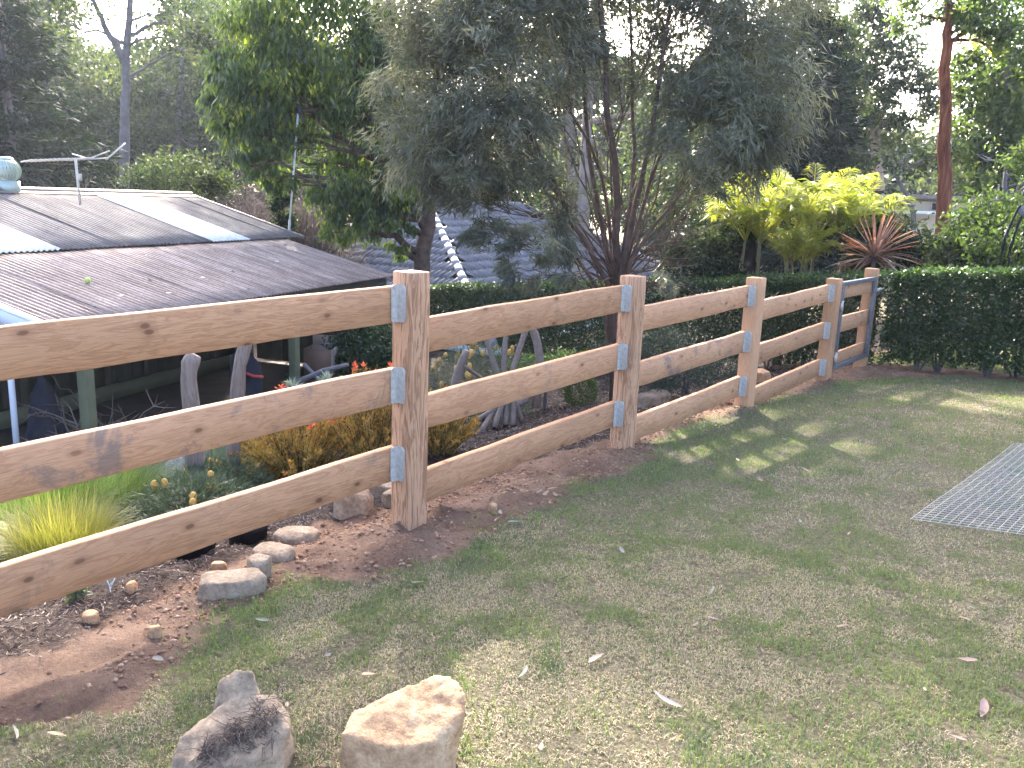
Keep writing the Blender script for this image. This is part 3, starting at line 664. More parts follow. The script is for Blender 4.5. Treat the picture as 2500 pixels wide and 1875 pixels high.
# ventilator on the ridge
M_vent = plain('pale_green_ventilator_metal', (.33, .40, .37), .45, .4, .12, 8, .05)
vp = RD+SE*3.32+np.array([0, 0, .0]); vent = empty('roof_ventilator', vp, label='round spinning ventilator with curved vanes on the shed ridge', cat='ventilator')
b = MB(); b.tube([(0, 0, -.05), (0, 0, .14)], [.15, .15], 20); b.build('base', M_vent, vent, True)
vb = MB(); th = np.linspace(.05, math.pi*.86, 10)
for i, q in enumerate(th[:-1]):
    pass
V = []; F = []
for i, q in enumerate(th):
    r = .185*math.sin(q)**.75; z = .285+.16*math.cos(q)
    V += [(r*math.cos(-.09+.5*q*.35), r*math.sin(-.09+.5*q*.35), z), (r*.94*math.cos(.10+.5*q*.35), r*.94*math.sin(.10+.5*q*.35), z)]
for i in range(9): F.append((2*i, 2*i+1, 2*i+3, 2*i+2))
VM = mesh('vane', V, np.array(F), M_vent, True)
for k in range(26): obj('vane', VM, vent, rot=(0, 0, k/26*2*math.pi))
b = MB(); Vs, a4, a3 = uvsphere(.10, 16, 8, .35); b.add(Vs+[0, 0, .435], a4); b.add(Vs+[0, 0, .435], a3); b.build('cap', M_vent, vent, True)
# TV aerial on the ridge
pA = np.array(at(187, 392, 13.2)); an = empty('tv_aerial', (pA[0], pA[1], .9), label='long television aerial with many short elements above the shed ridge', cat='aerial'); AB = np.array(an.location)
b = MB(); top = at(184, 385, 13.2); b.tube([at(196, 500, 13.2)-AB, top-AB], .019, 8); b.build('mast', M_galv, an, True)
a0 = at(62, 393, 12.9); a1 = at(262, 386, 13.6); b = MB(); b.tube([a0-AB, at(184, 390, 13.3)-AB, a1-AB], .011, 6); b.build('boom', M_galv, an, True)
bx = unit(a1-a0); cr = np.array([bx[1], -bx[0], .12]); 
for k in range(15):
    p = a0+(a1-a0)*(k+.3)/19; b = MB(); b.tube([p-cr*.12-AB, p+cr*.12-AB], .011, 5); b.build('element', M_galv, an)
b = MB(); p = a0+(a1-a0)*.75; b.tube([p-AB, p+np.array([-.25, -.1, .06])-AB], .01, 5); b.tube([p-AB, p+bx*.35+np.array([0, 0, .10])-AB], .01, 5); b.tube([p+bx*.28+np.array([0, 0, -.02])-AB, p+bx*.62+np.array([0, 0, .2])-AB], .013, 5); b.build('reflector', M_galv, an)
b = MB(); b.box(at(194, 432, 13.19)-AB, (.05, .05, .09)); b.build('junction_box', M_galv, an)
# tall pole
p0, p1 = np.array(at(703, 600, 15.5)), np.array(at(728, 272, 15.5)); pl = empty('antenna_pole', (p0[0], p0[1], -1.25), label='thin tall metal pole with a small bracket head behind the shed', cat='pole'); PB = np.array(pl.location)
b = MB(); b.tube([[0, 0, 0], p0-PB, p0+(p1-p0)*.2-PB], .022, 8); b.build('lower_pole', M_galv, pl, True); b = MB(); b.tube([p0+(p1-p0)*.2-PB, p1-PB], .017, 8); b.build('upper_pole', M_white, pl, True)
b = MB(); b.box(p1-PB+np.array([0, 0, .03]), (.12, .06, .13)); b.tube([p1-PB, p1+np.array([.10, .05, -.17])-PB], .028, 6); b.build('head', plain('dark_plastic', (.06, .06, .07), .5), pl)

# ------------------------------------------------------------------ tiled roof house
az = R(-10); HE = np.array([math.sin(az), math.cos(az), 0]); HN = np.array([HE[1], -HE[0], 0]); HP = R(27)
R1 = np.array([-12.84, 13.15, 1.55]); RL = 5.2; R2 = R1+HE*RL; RUN = 5.1; DROP = RUN*math.tan(HP)
house = empty('tiled_house', (R1[0], R1[1], -2.6), label='house with a blue grey tiled hip roof behind the hedge', cat='house'); HB = np.array(house.location)
M_tile = corrmat('glazed_blue_grey_tile', (.12, .12, .135), (.18, .18, .20), (.26, .26, .285), 0, .42); M_ridge = plain('pale_ridge_tile', (.27, .275, .30), .55, 0, .15, 12, .1)
M_wall = plain('cream_render', (.5, .46, .38), .8, 0, .1, 3, .1)
dz = np.array([0, 0, -DROP]); C1 = R1+(HN-HE)*RUN+dz; C2 = R2+(HN+HE)*RUN+dz; C3 = R2+(-HN+HE)*RUN+dz; C4 = R1+(-HN-HE)*RUN+dz
b = MB(); lo = np.array([0, 0, -.06]); b.add(np.array([R1, R2, C1, C2, C3, C4])+lo-HB, [(0, 2, 3, 1), (1, 4, 5, 0)]); b.add(np.array([R1, R2, C1, C2, C3, C4])+lo-HB, [(0, 5, 2), (1, 3, 4)]); b.build('roof_deck', M_darkwall, house)
tw_, tg = .30, .325
xs = np.linspace(0, tw_+.02, 17); prof = .034*np.maximum(0, np.cos(xs/tw_*2*math.pi*2))**.8
V = []; 
for (yy, zz) in ((0, .0), (0, .045), (tg+.05, .006)): V += [(x_-tw_/2, yy, zz+(p_ if zz > 0 or yy > 0 else 0)) for x_, p_ in zip(xs, prof)]
k = len(xs); F = [(a*k+j, a*k+j+1, (a+1)*k+j+1, (a+1)*k+j) for a in (0, 1) for j in range(k-1)]
TM = mesh('roof_tile', np.array(V), np.array(F), M_tile)
tiles = []
def face_tiles(P0, e, dn, width_at, rows, ph):
    "rows of tiles from the ridge down; e along the eave, dn = downhill in plan"
    cp, sp = math.cos(HP), math.sin(HP); s_ = dn*cp + np.array([0, 0, -sp]); nrm = dn*sp + np.array([0, 0, cp])
    for r in range(rows):
        v = (r+1)*tg; lo_, hi_ = width_at((r+.5)*tg*cp)
        q = math.ceil((lo_+.1-(r % 2)*tw_/2)/tw_)*tw_+(r % 2)*tw_/2
        while q < hi_-.08:
            p = P0+e*q+s_*v+nrm*.012; tiles.append((np.linalg.norm(p-CAM), p, e, -s_, nrm)); q += tw_
rows = int(RUN/math.cos(HP)/tg)
face_tiles(R1, HE, HN, lambda d: (-d, RL+d), rows, 0)
face_tiles(R1, HN, -HE, lambda d: (-d, d), rows, 1)
def tmat(p, e, s_, nr): return Matrix(((e[0], s_[0], nr[0], p[0]), (e[1], s_[1], nr[1], p[1]), (e[2], s_[2], nr[2], p[2]), (0, 0, 0, 1)))
def inview(p):
    v = p-CAM; z = v@_F; x_ = 1250+FPX*(v@_RR)/z; y_ = 937.5-FPX*(v@_UU)/z
    return 760 < x_ < 1800 and y_ < 715
tiles.sort(key=lambda t: t[0]); vis = [t for t in tiles if inview(t[1])]; 
near = vis[:300]; ids = {id(t) for t in near}; rest = [t for t in tiles if id(t) not in ids]
for d, p, e, s_, nr in near:
    o = obj('roof_tile', TM, house); o.matrix_local = tmat(p-HB, e, s_, nr)
b = MB(); tv = np.array(V); tf = np.array(F)
for d, p, e, s_, nr in rest: b.add(tv@np.array([e, s_, nr])+(p-HB), tf)
o = b.build('far_roof_tiles', M_tile, house); o['kind'] = 'stuff'
def ridge_tiles(a, c, nrm):
    L = np.linalg.norm(c-a); m = int(L/.40); d = (c-a)/L
    for k_ in range(m):
        b = MB(); q = a+d*(k_*.40); b.tube([q-HB+nrm*.02, q+d*.42-HB+nrm*.03], [.10, .085], 10); b.build('ridge_tile', M_ridge, house, True)
up = np.array([0, 0, 1.]); ridge_tiles(C1, R1, up); ridge_tiles(C2, R2, up); ridge_tiles(R1, R2, up); ridge_tiles(C4, R1, up)
b = MB(); cc = (C1+C2+C3+C4)/4; hx = np.column_stack([HE, HN, [0, 0, 1]])
b.box(np.array([cc[0], cc[1], C1[2]-1.1])-HB, (RL+2*RUN-1.0, 2*RUN-1.0, 2.1), M3=hx); b.build('wall', M_wall, house)
b = MB(); b.box((C1+C2)/2+HN*.05+np.array([0, 0, -.12])-HB, (RL+2*RUN+.1, .1, .12), M3=hx); b.build('gutter', M_white, house); b = MB(); b.box((C1+C4)/2-HE*.05+np.array([0, 0, -.12])-HB, (.1, 2*RUN, .12), M3=hx); b.build('gutter', M_white, house)
# ------------------------------------------------------------------ trees
def B(px, py, d, rpx, rpy=None, rd=None, wgt=1.):
    "a blob of foliage seen round a pixel at distance d, radii given in photo pixels"
    c = at(px, py, d); s_ = d/FPX; rx = rpx*s_; rz = (rpy or rpx)*s_
    return (c, (rx, rd or rx, rz), wgt)
# multi stemmed wattle in the middle
wb = np.array([-2.08, 5.62, -.75])
stems = []
def S(pts, r0, r1): stems.append(([wb+np.array([0, 0, .0])]+[at(*p) for p in pts], r0, r1))
S([(1505, 700, 10.2), (1512, 560, 10.2), (1490, 330, 10.1), (1465, 60, 10.2), (1450, -250, 10.3)], .065, .02)
S([(1500, 720, 10.3), (1480, 600, 10.4), (1440, 420, 10.5), (1420, 150, 10.6), (1400, -200, 10.8)], .05, .015)
S([(1515, 660, 10.0), (1560, 480, 10.0), (1600, 250, 10.1), (1640, 0, 10.2), (1660, -250, 10.3)], .045, .014)
S([(1490, 700, 10.1), (1440, 600, 9.9), (1380, 520, 9.8), (1300, 330, 9.7), (1200, 150, 9.6), (1110, 20, 9.6)], .042, .01)
S([(1520, 680, 10.4), (1545, 420, 10.6), (1540, 150, 10.7), (1530, -200, 10.9)], .04, .012)
S([(1470, 720, 10.0), (1390, 600, 9.8), (1340, 480, 9.6), (1300, 420, 9.5)], .03, .008)
S([(1530, 650, 9.9), (1620, 520, 9.7), (1700, 430, 9.6), (1790, 300, 9.6)], .03, .008)
S([(1500, 740, 9.9), (1430, 690, 9.7), (1380, 590, 9.5)], .022, .006)
S([(1530, 640, 10.5), (1600, 400, 10.9), (1720, 180, 11.1), (1800, 0, 11.2)], .035, .01)
S([(1500, 620, 10.6), (1460, 380, 11), (1340, 200, 11.2), (1250, 20, 11.3)], .034, .01)
WB = [B(1300, 130, 9.9, 150, 150), B(1150, 180, 9.7, 140, 150), B(1050, 330, 9.8, 120, 120, wgt=.9), B(1230, 330, 9.6, 130, 120), B(1130, 450, 9.6, 110, 55, wgt=.35),
      B(1010, 130, 10, 100, 110, wgt=.5), B(1380, 480, 9.6, 80, 70, wgt=.3), B(1250, 20, 10.3, 170, 110), B(1080, 10, 10, 120, 100, wgt=.7), B(1400, -150, 10.6, 200, 140, wgt=.7),
      B(1440, 230, 10.8, 90, 130, wgt=.35), B(1600, 470, 9.8, 120, 110, wgt=.8), B(1730, 330, 9.8, 140, 150, wgt=1.1), B(1830, 220, 10, 130, 160, wgt=1.), B(1750, 110, 10.4, 150, 140, wgt=1.), B(1640, 560, 9.7, 120, 80, wgt=.8),
      B(1710, 510, 9.7, 70, 80, wgt=.6), B(1660, 650, 9.4, 70, 50, wgt=.4), B(1400, 665, 9.2, 60, 30, wgt=.10), B(1590, 690, 9.5, 60, 35, wgt=.2), B(1300, 655, 9.0, 70, 35, wgt=.12), B(1840, -60, 10.7, 170, 130, wgt=.8), B(1640, -250, 10.8, 200, 160, wgt=.7),
      B(1600, 300, 10.5, 90, 120, wgt=.35), B(1450, 560, 10.3, 90, 60, wgt=.15), B(1520, 60, 10.9, 120, 120, wgt=.3), B(1250, 575, 9.4, 90, 30, wgt=.08), B(1640, 690, 9.1, 80, 40, wgt=.35), B(1590, 600, 9.9, 60, 40, wgt=.15), B(1500, -80, 10.8, 160, 110, wgt=.8), B(1330, 590, 9.3, 90, 35, wgt=.14), B(1430, 610, 9.4, 70, 40, wgt=.14), B(1180, 560, 9.4, 70, 30, wgt=.10), B(1660, 600, 9.6, 70, 60, wgt=.4), B(1840, 350, 10.2, 70, 80, wgt=.4), B(1600, 650, 9.3, 60, 35, wgt=.2), B(1300, -90, 10.4, 150, 110, wgt=.7), B(1680, 20, 10.6, 110, 90, wgt=.5)]
tree('wattle_tree', 'many stemmed wattle with fine grey green hanging leaves behind the second post', [wb, at(1508, 770, 10.2), at(1508, 690, 10.2)], (.07, .06), WB,
     dict(per=6600, Lr=(.09, .17), Wr=(.011, .018), droop=.40, clump=.13, sub=58, spray=.45, tvar=.24), M_wattle, M_bark_brown, limb=.16, twig=.004, fork=.7, extra=stems, ntw=14)
# gum with large hanging leaves left of it
gb0 = at(1020, 720, 16.3); gb0[2] = -1.25
GB = [B(830, 80, 16, 150, 120, wgt=1.2), B(660, 130, 15.8, 110, 110), B(610, 250, 15.6, 90, 80, wgt=.9), B(740, 250, 15.8, 100, 90, wgt=.8), B(640, 330, 15.4, 80, 45, wgt=.5), B(900, 230, 16.4, 110, 110), B(960, 120, 16.6, 110, 110, wgt=.8),
      B(840, 330, 16.5, 130, 100, wgt=.75), B(920, 420, 16, 100, 90, wgt=1.), B(840, 470, 15.7, 80, 70, wgt=.8), B(900, 525, 15.8, 80, 50, wgt=.5), B(970, 520, 16, 50, 50, wgt=.25), B(990, 420, 16.4, 80, 80, wgt=.6), B(830, 545, 15.6, 50, 40, wgt=.25), B(960, 610, 16, 40, 25, wgt=.08),
      B(760, -80, 16, 170, 120, wgt=1.), B(950, -60, 16.5, 150, 120, wgt=.8), B(860, -260, 16.3, 200, 130, wgt=.7), B(560, 190, 15.8, 50, 60, wgt=.35), B(760, 180, 16.8, 130, 100, wgt=.7), B(700, 380, 16.2, 90, 50, wgt=.25), B(870, 150, 15.4, 130, 100, wgt=.8), B(600, 60, 16, 70, 70, wgt=.5), B(560, 300, 15.6, 35, 40, wgt=.22), B(520, 210, 15.7, 30, 40, wgt=.18), B(610, 405, 15.3, 50, 35, wgt=.25), B(690, 430, 15.4, 40, 30, wgt=.15), B(1010, 260, 16.8, 90, 110, wgt=.6)]
tree('gum_tree', 'gum tree with large bright backlit hanging leaves between the shed and tiled roof', [gb0, at(1030, 640, 16.3), at(1050, 520, 16.3), at(1035, 330, 16.3), at(960, 120, 16.4), at(920, -200, 16.4)], (.19, .05), GB,
     dict(per=1900, Lr=(.11, .19), Wr=(.036, .06), droop=.62, clump=.20, sub=30, tvar=.24), M_gum, M_bark_brown, limb=.42, twig=.006, fork=.2,
     extra=[([at(1045, 420, 16.3), at(900, 390, 16), at(790, 310, 15.8), at(700, 200, 15.8)], .07, .02)])
# background trees
def gum(name, label, px, d, r, trunkpts, blobs, leafm=M_far, bark=M_bark_grey, per=1300, Ls=1., zb_=-1.3, **k):
    b0 = at(px, 700, d); b0[2] = zb_
    fol = dict(per=per, Lr=(.11*Ls, .22*Ls), Wr=(.05*Ls, .095*Ls), droop=.35, clump=.19, sub=24, tvar=.24)
    return tree(name, label, [b0]+[at(*p, d) for p in trunkpts], (r, r*.3), blobs, fol, leafm, bark, fork=k.pop('fork', .45), ntw=6, twig=.015, **k)
gum('tall_gum_tree', 'tall bare trunked gum forking above the shed ridge', 303, 34, .22, [(303, 420), (305, 250), (308, 140), (318, -40), (330, -250)],
    [B(420, 30, 34, 110, 70, wgt=.7), B(180, -60, 34, 120, 90, wgt=.7), B(340, -160, 34, 160, 100, wgt=.8), B(480, 90, 34.5, 80, 50, wgt=.5), B(90, 40, 34, 80, 60, wgt=.4)], per=1500, Ls=1.3,
    extra=[([at(303, 150, 34), at(262, 70, 34), at(212, -30, 34)], .15, .05), ([at(310, 90, 34), at(370, 60, 34), at(420, 50, 34)], .08, .03), ([at(310, 190, 34), at(380, 150, 34), at(470, 95, 34)], .06, .02)])
def conifer(name, label, px, d, ztop, rad, zb_=-1.4, n=9000):
    b0 = at(px, 700, d); b0[2] = zb_; root = empty(name, b0, label=label, cat='tree'); H = ztop-zb_
    b = MB(); b.tube([[0, 0, 0], [0, 0, H*.98]], [.22, .03], 8); P = []; D = []
    m = 150
    for i in range(m):
        h_ = rng.uniform(.04, .97); a = rng.random()*6.28; L = rad*(1-h_)**.75*rng.uniform(.6, 1.1)+.2; dr = np.array([math.cos(a), math.sin(a), -.1])
        t = np.linspace(0, 1, 5)[:, None]; Q = np.array([0, 0, H*h_])+dr*L*t+np.array([0, 0, 1.])*(t**2)*L*.25-np.array([0, 0, 1])*t*L*.12
        b.tube(Q, np.linspace(.03, .008, 5), 4, cap=False); k = max(20, int(n/m*L/rad*1.6)); tt = rng.random(k)**.7
        q = np.column_stack([np.interp(tt, t[:, 0], Q[:, j]) for j in range(3)]) + rng.normal(size=(k, 3))*[.12, .12, .06]*np.array([1.5]); P.append(q); D.append(dr*.8+rng.normal(size=(k, 3))*.5+[0, 0, -.25])
    P = np.vstack(P); D = np.vstack(D); k = len(P); V, F, A = leaves(P, D, rng.uniform(.18, .38, k), rng.uniform(.04, .09, k), np.clip(rng.normal(.45, .2, k), 0, 1))
    obj('crown', mesh('crown', V, F, M_dark, False, {'rnd': A}), root); b.build('trunk', M_bark_grey, root, True); return root
conifer('conifer', 'dark conifer with drooping boughs behind the shed at the left edge', 60, 27, 7.2, 3.6, n=20000)
conifer('conifer', 'smaller dark conifer between the left edge tree and tall bare gum', 190, 31, 4.6, 2.6, n=12000)
conifer('conifer', 'dense dark upright conifer behind the palms', 1960, 24, 5.4, 2.3, -.6, n=16000)
gum('background_gum', 'broad hazy gum behind the tall bare trunk', 430, 44, .25, [(430, 400), (440, 200), (470, 0)], [B(400, 230, 44, 120, 90), B(520, 270, 44, 110, 90), B(430, 120, 44, 130, 70, wgt=.8), B(330, 300, 45, 100, 90), B(560, 140, 44, 110, 80, wgt=.8), B(620, 380, 43, 90, 80), B(480, 380, 43, 120, 80)], per=1500, Ls=1.5, group='gums beyond the shed')
gum('background_gum', 'hazy gum with sunlit yellow top above the left conifer', 120, 48, .25, [(120, 400), (110, 150), (90, 0)], [B(100, 90, 48, 130, 70, wgt=.8), B(30, 40, 48, 110, 70, wgt=.6), B(190, 170, 48, 110, 80), B(40, 170, 48, 100, 70, wgt=.8), B(230, 300, 47, 100, 90), B(150, -30, 48, 90, 50, wgt=.4)], per=1500, Ls=1.6, group='gums beyond the shed')
gum('background_gum', 'slender pale trunked gum behind the large leaved gum', 690, 40, .2, [(776, 420), (770, 200), (700, 30)], [B(660, 40, 40, 120, 70, wgt=.7), B(760, 130, 40, 100, 90, wgt=.8), B(700, 250, 40, 110, 90), B(780, 380, 39, 110, 90), B(860, 450, 39, 90, 80)], per=1400, Ls=1.5, bark=M_bark_pale, group='gums beyond the shed')
gum('pale_gum_tree', 'gum with pale branching trunk between the palms and red trunk', 2140, 33, .24, [(2140, 420), (2138, 330), (2125, 250), (2095, 170), (2080, 60)],
    [B(2130, 90, 33, 90, 60, wgt=.9), B(2190, 160, 33, 75, 60, wgt=.8), B(2060, 60, 33, 80, 60, wgt=.7), B(2220, 250, 33, 70, 45, wgt=.7), B(2100, 270, 32.5, 70, 50, wgt=.7), B(2180, 310, 33, 80, 45, wgt=.7), B(2250, 180, 33.5, 50, 35, wgt=.35), B(2060, 180, 33, 60, 60, wgt=.5), B(2160, 20, 33, 60, 40, wgt=.3)], per=1500, Ls=1.25, bark=M_bark_pale, zb_=-.8,
    extra=[([at(2140, 330, 33), at(2165, 230, 33), at(2185, 170, 33)], .12, .03), ([at(2110, 210, 33), at(2070, 150, 33)], .08, .02)])
red = gum('red_trunk_gum', 'tall gum with straight red brown stringy trunk at the right', 2312, 20, .17, [(2303, 540), (2308, 300), (2313, 100), (2312, 0), (2320, -300)],
    [B(2390, 60, 20, 70, 60, wgt=.7), B(2250, 40, 20.3, 50, 45, wgt=.5), B(2330, -120, 20, 160, 90, wgt=1.1), B(2450, -60, 20, 100, 80, wgt=.8), B(2210, -90, 20, 90, 70, wgt=.6), B(2360, 20, 20.2, 45, 40, wgt=.35), B(2410, 110, 20, 45, 35, wgt=.3)], leafm=M_gum, bark=M_bark_red, per=1500, Ls=.8, zb_=-.8, fork=.6,
    extra=[([at(2312, 120, 20), at(2335, 90, 20), at(2400, 50, 20)], .06, .02)])
gum('right_gum_tree', 'leafy sunlit gum filling the right edge behind the trampoline', 2470, 24, .2, [(2470, 450), (2460, 200), (2450, 0)],
    [B(2440, 200, 24, 90, 80), B(2500, 120, 24, 90, 80), B(2400, 290, 24, 80, 70), B(2480, 330, 24, 90, 80), B(2390, 400, 23.5, 70, 60, wgt=.8), B(2530, 240, 24, 90, 90), B(2460, 30, 24, 90, 70, wgt=.8), B(2560, 400, 24, 90, 90), B(2380, 180, 24.5, 50, 50, wgt=.5)], leafm=M_bright, per=1700, Ls=1.0, zb_=-.8)
gum('acacia_tree', 'pale green feathery acacia low at the right edge', 2460, 17, .1, [(2460, 560), (2455, 420)], [B(2450, 400, 17, 60, 50), B(2510, 450, 17, 70, 60), B(2420, 490, 17, 70, 50), B(2480, 540, 16.8, 80, 60), B(2400, 570, 16.5, 70, 50)], leafm=M_bright, per=1500, Ls=.55, zb_=-.7)
gum('leaning_tree', 'thin dark leaning tree in front of the white house', 2235, 21, .07, [(2232, 530), (2215, 480), (2180, 420), (2150, 380)], [B(2130, 370, 21, 50, 35, wgt=.4), B(2200, 395, 21, 70, 35, wgt=.4), B(2270, 385, 21, 60, 40, wgt=.4)], per=900, Ls=.7, zb_=-.7, fork=.6)
gum('background_gum', 'dark leafy gum directly behind the wattle stems', 1500, 30, .3, [(1395, 500), (1390, 250), (1385, 0), (1380, -200)], [B(1250, 350, 30, 140, 120), B(1500, 420, 30, 150, 110), B(1650, 300, 30, 130, 130), B(1350, 500, 29, 150, 80), B(1150, 470, 29, 120, 90), B(1750, 420, 29, 120, 110), B(1250, 120, 30, 120, 110, wgt=.7), B(1700, 120, 30, 130, 110, wgt=.8), B(1040, 350, 30, 100, 120)], per=1700, Ls=1.3, bark=M_bark_pale, zb_=-1.4)
gum('background_gum', 'tall gum with orange brown upper trunk behind the right of the wattle', 1885, 27, .2, [(1880, 400), (1882, 200), (1885, 30), (1890, -200)], [B(1800, 240, 27, 110, 110), B(1930, 110, 27, 90, 80, wgt=.8), B(1990, 180, 27.5, 80, 80, wgt=.8), B(1850, 400, 27, 120, 90), B(1960, 60, 27, 70, 50, wgt=.7), B(1700, 470, 26, 120, 80), B(1900, 300, 26.5, 90, 110), B(1870, 60, 27, 100, 80), B(1940, 330, 26, 90, 120), B(2040, 250, 27, 70, 80), B(2030, 380, 26.5, 80, 70), B(2060, 120, 28, 60, 60, wgt=.6)], per=2300, Ls=1.1, bark=M_bark_pale, zb_=-.8)
# tall crowns above the frame: the trees that keep the lawn in shade
def Wb(px, z, d, r, wgt=1.):
    c = at(px, 486, d); return (np.array([c[0], c[1], z]), (r, r, r*.8), wgt)
for px, d, zs, lab in ((905, 29, (11, 13.5, 16, 19, 14.5), 'very tall gum rising behind the large leaved gum'), (1060, 30, (11, 13.5, 16.5, 19.5, 14.5), 'very tall gum rising between the large leaved gum and wattle'), (1230, 28, (9.5, 12, 15, 18, 13), 'very tall gum rising behind the left side of the wattle'), (1420, 27, (9.5, 11.5, 14.5, 17, 12.5), 'very tall gum rising behind the thickest wattle stem')):
    b0 = at(px, 700, d); b0[2] = -1.2; tp_ = at(px, 486, d)
    bl = [Wb(px+(-1)**i*(95+20*i), z, d+rng.normal()*.8, 2.5, 1.) for i, z in enumerate(zs)] + [Wb(px, zs[3]-.5, d, 2.4, .9), Wb(px-60, zs[1]+.3, d+1, 2.2, .8), Wb(px+70, zs[0]-.4, d-.6, 1.9, .7), Wb(px-110, zs[0]-.8, d+.5, 1.7, .6)]
    tree('tall_gum_tree', lab, [b0, (tp_[0], tp_[1], 4), (tp_[0]+.3, tp_[1], 9), (tp_[0], tp_[1]+.3, zs[3])], (.22, .06), bl, dict(per=1500, Lr=(.2, .36), Wr=(.09, .15), droop=.35, clump=.2, sub=26, tvar=.22), M_far, M_bark_pale, 'tall gums shading the lawn', limb=.4, twig=.02, fork=.5, ntw=6)
# low bushes beyond the hedge
def bush(name, label, blobs, leafm, per=1500, Lr=(.05, .1), Wr=(.025, .05), zb_=None, group=None, bark=M_bark_grey, cat='shrub', clump=.26, droop=.1, ntw=5, sub=18):
    c = np.mean([b_[0] for b_ in blobs], 0); z = float(G0(c[0], c[1])) if zb_ is None else zb_
    return tree(name, label, [(c[0], c[1], z-.05), (c[0], c[1], z+.25*(c[2]-z)), (c[0], c[1], c[2])], (.035, .012), blobs, dict(per=per, Lr=Lr, Wr=Wr, droop=droop, clump=clump, sub=sub), leafm, bark, group, cat, .6, .004, .1, ntw=ntw)
bush('bush', 'dark bushes under the red trunk beyond the hedge', [B(2150, 600, 15, 80, 60), B(2260, 590, 16, 90, 60), B(2360, 620, 15, 90, 50), B(2170, 570, 18, 70, 40), B(2300, 590, 18, 80, 45)], M_far, 2600, (.08, .15), (.04, .07))
bush('bush', 'olive leafy bush beyond the hedge below the acacia', [B(2440, 600, 14.5, 90, 60), B(2390, 540, 15.5, 70, 60), B(2500, 560, 15, 80, 70), B(2380, 590, 15, 60, 50)], M_bright, 2200, (.06, .12), (.03, .05))
bush('bush', 'grey green bush left of the palms above the black shade sail', [B(1790, 560, 15.5, 55, 60), B(1740, 540, 16, 60, 60), B(1830, 520, 16, 45, 50)], M_far, 1800, (.05, .09), (.025, .04))
bush('bush', 'dark leafy shrub behind the hedge under the wattle branches', [B(1690, 640, 14.6, 60, 45), B(1730, 615, 14.9, 50, 45), B(1750, 655, 14.5, 40, 30, wgt=.5)], M_far, 2600, (.06, .11), (.03, .05))
bush('bush', 'feathery green bush behind the shed ridge right of the trunk', [B(430, 430, 21, 80, 45), B(500, 450, 21, 60, 35), B(370, 455, 22, 60, 30)], M_far, 1800, (.08, .16), (.03, .05), zb_=-1.3)
bush('bush', 'dark evergreen shrub at the open end of the shed', [B(880, 830, 12.6, 60, 75), B(945, 845, 12.3, 60, 75), B(830, 885, 12.9, 45, 50), B(900, 910, 12.4, 60, 45)], M_hedge, 3000, (.04, .07), (.025, .038))
bush('bush', 'small upright green shrub beside the tall antenna pole', [B(690, 520, 19, 25, 50), B(700, 470, 19, 20, 35, wgt=.5)], M_far, 1500, (.07, .12), (.03, .05), zb_=-1.3)
# bare brush
def brush(label, px, py, d, rpx, rpy, n):
    c = at(px, py, d); z0 = -1.35; root = empty('bare_brush', (c[0], c[1], z0), label=label, cat='brush', group='bare thickets behind the shed'); b = MB(); rx = rpx*d/FPX; zt = c[2]+rpy*d/FPX
    for i in range(n):
        a = rng.random()*6.28; r_ = rx*math.sqrt(rng.random()); p = np.array([r_*math.cos(a), r_*math.sin(a), (zt-z0)*rng.uniform(.0, .6)]); q = p+np.array([rng.normal()*.5, rng.normal()*.5, rng.uniform(.5, 1.2)]); q[2] = min(q[2], (zt-z0)*rng.uniform(.75, 1.05))
        w_ = rng.random()
        b.tube(curve(p, q, 0, 4, .2), np.linspace(.014, .005, 4), 3, cap=False, a=w_)
        for j in range(4):
            s_ = p+(q-p)*rng.uniform(.3, 1); b.tube(curve(s_, s_+np.array([rng.normal()*.3, rng.normal()*.3, rng.uniform(.0, .45)]), 0, 3, .2), [.007, .005, .003], 3, cap=False, a=w_)
    b.build('twigs', M_brush, root, attr='rnd')
brush('pale bare brush thicket behind the shed barge', 620, 500, 21, 120, 70, 700); brush('bare brown thicket left of the feathery bush', 280, 450, 22, 110, 35, 420); brush('dry brush at the foot of the antenna pole', 760, 520, 20, 70, 70, 380)
brush('leafless tall thicket behind the shed right corner', 690, 440, 24, 110, 60, 500)
# far wood: one mass
P = []; A = []
for i in range(520):
    a = R(rng.uniform(-78, 6) if i % 3 else rng.uniform(-75, -52)); d = rng.uniform(50, 85); top = 4.5 + d*(.085+.075*vnoise(a*9, 0, 1, 3))
    if -21 < math.degrees(a) < -10: top *= .5
    if -66 < math.degrees(a) < -60: top *= .85
    z = -1 + (top+1)*rng.random()**.8; r_ = rng.uniform(1.4, 3.0)
    c = np.array([CAM[0]+d*math.sin(a), CAM[1]+d*math.cos(a), z]); k = 420
    P.append(c+ball(k, .3)*[r_, r_, r_*.7]); A.append(np.clip(rng.normal(.4, .15)+rng.normal(0, .15, k), 0, 1))
P = np.vstack(P); A = np.concatenate(A); k = len(P); V, F, A = leaves(P, rng.normal(size=(k, 3))+[0, 0, -.5], rng.uniform(.35, .7, k), rng.uniform(.2, .38, k), A)
tag(obj('far_wood', mesh('far_wood', V, F, M_far, False, {'rnd': A})), 'hazy mass of distant bush trees behind everything', 'wood', kind='stuff')
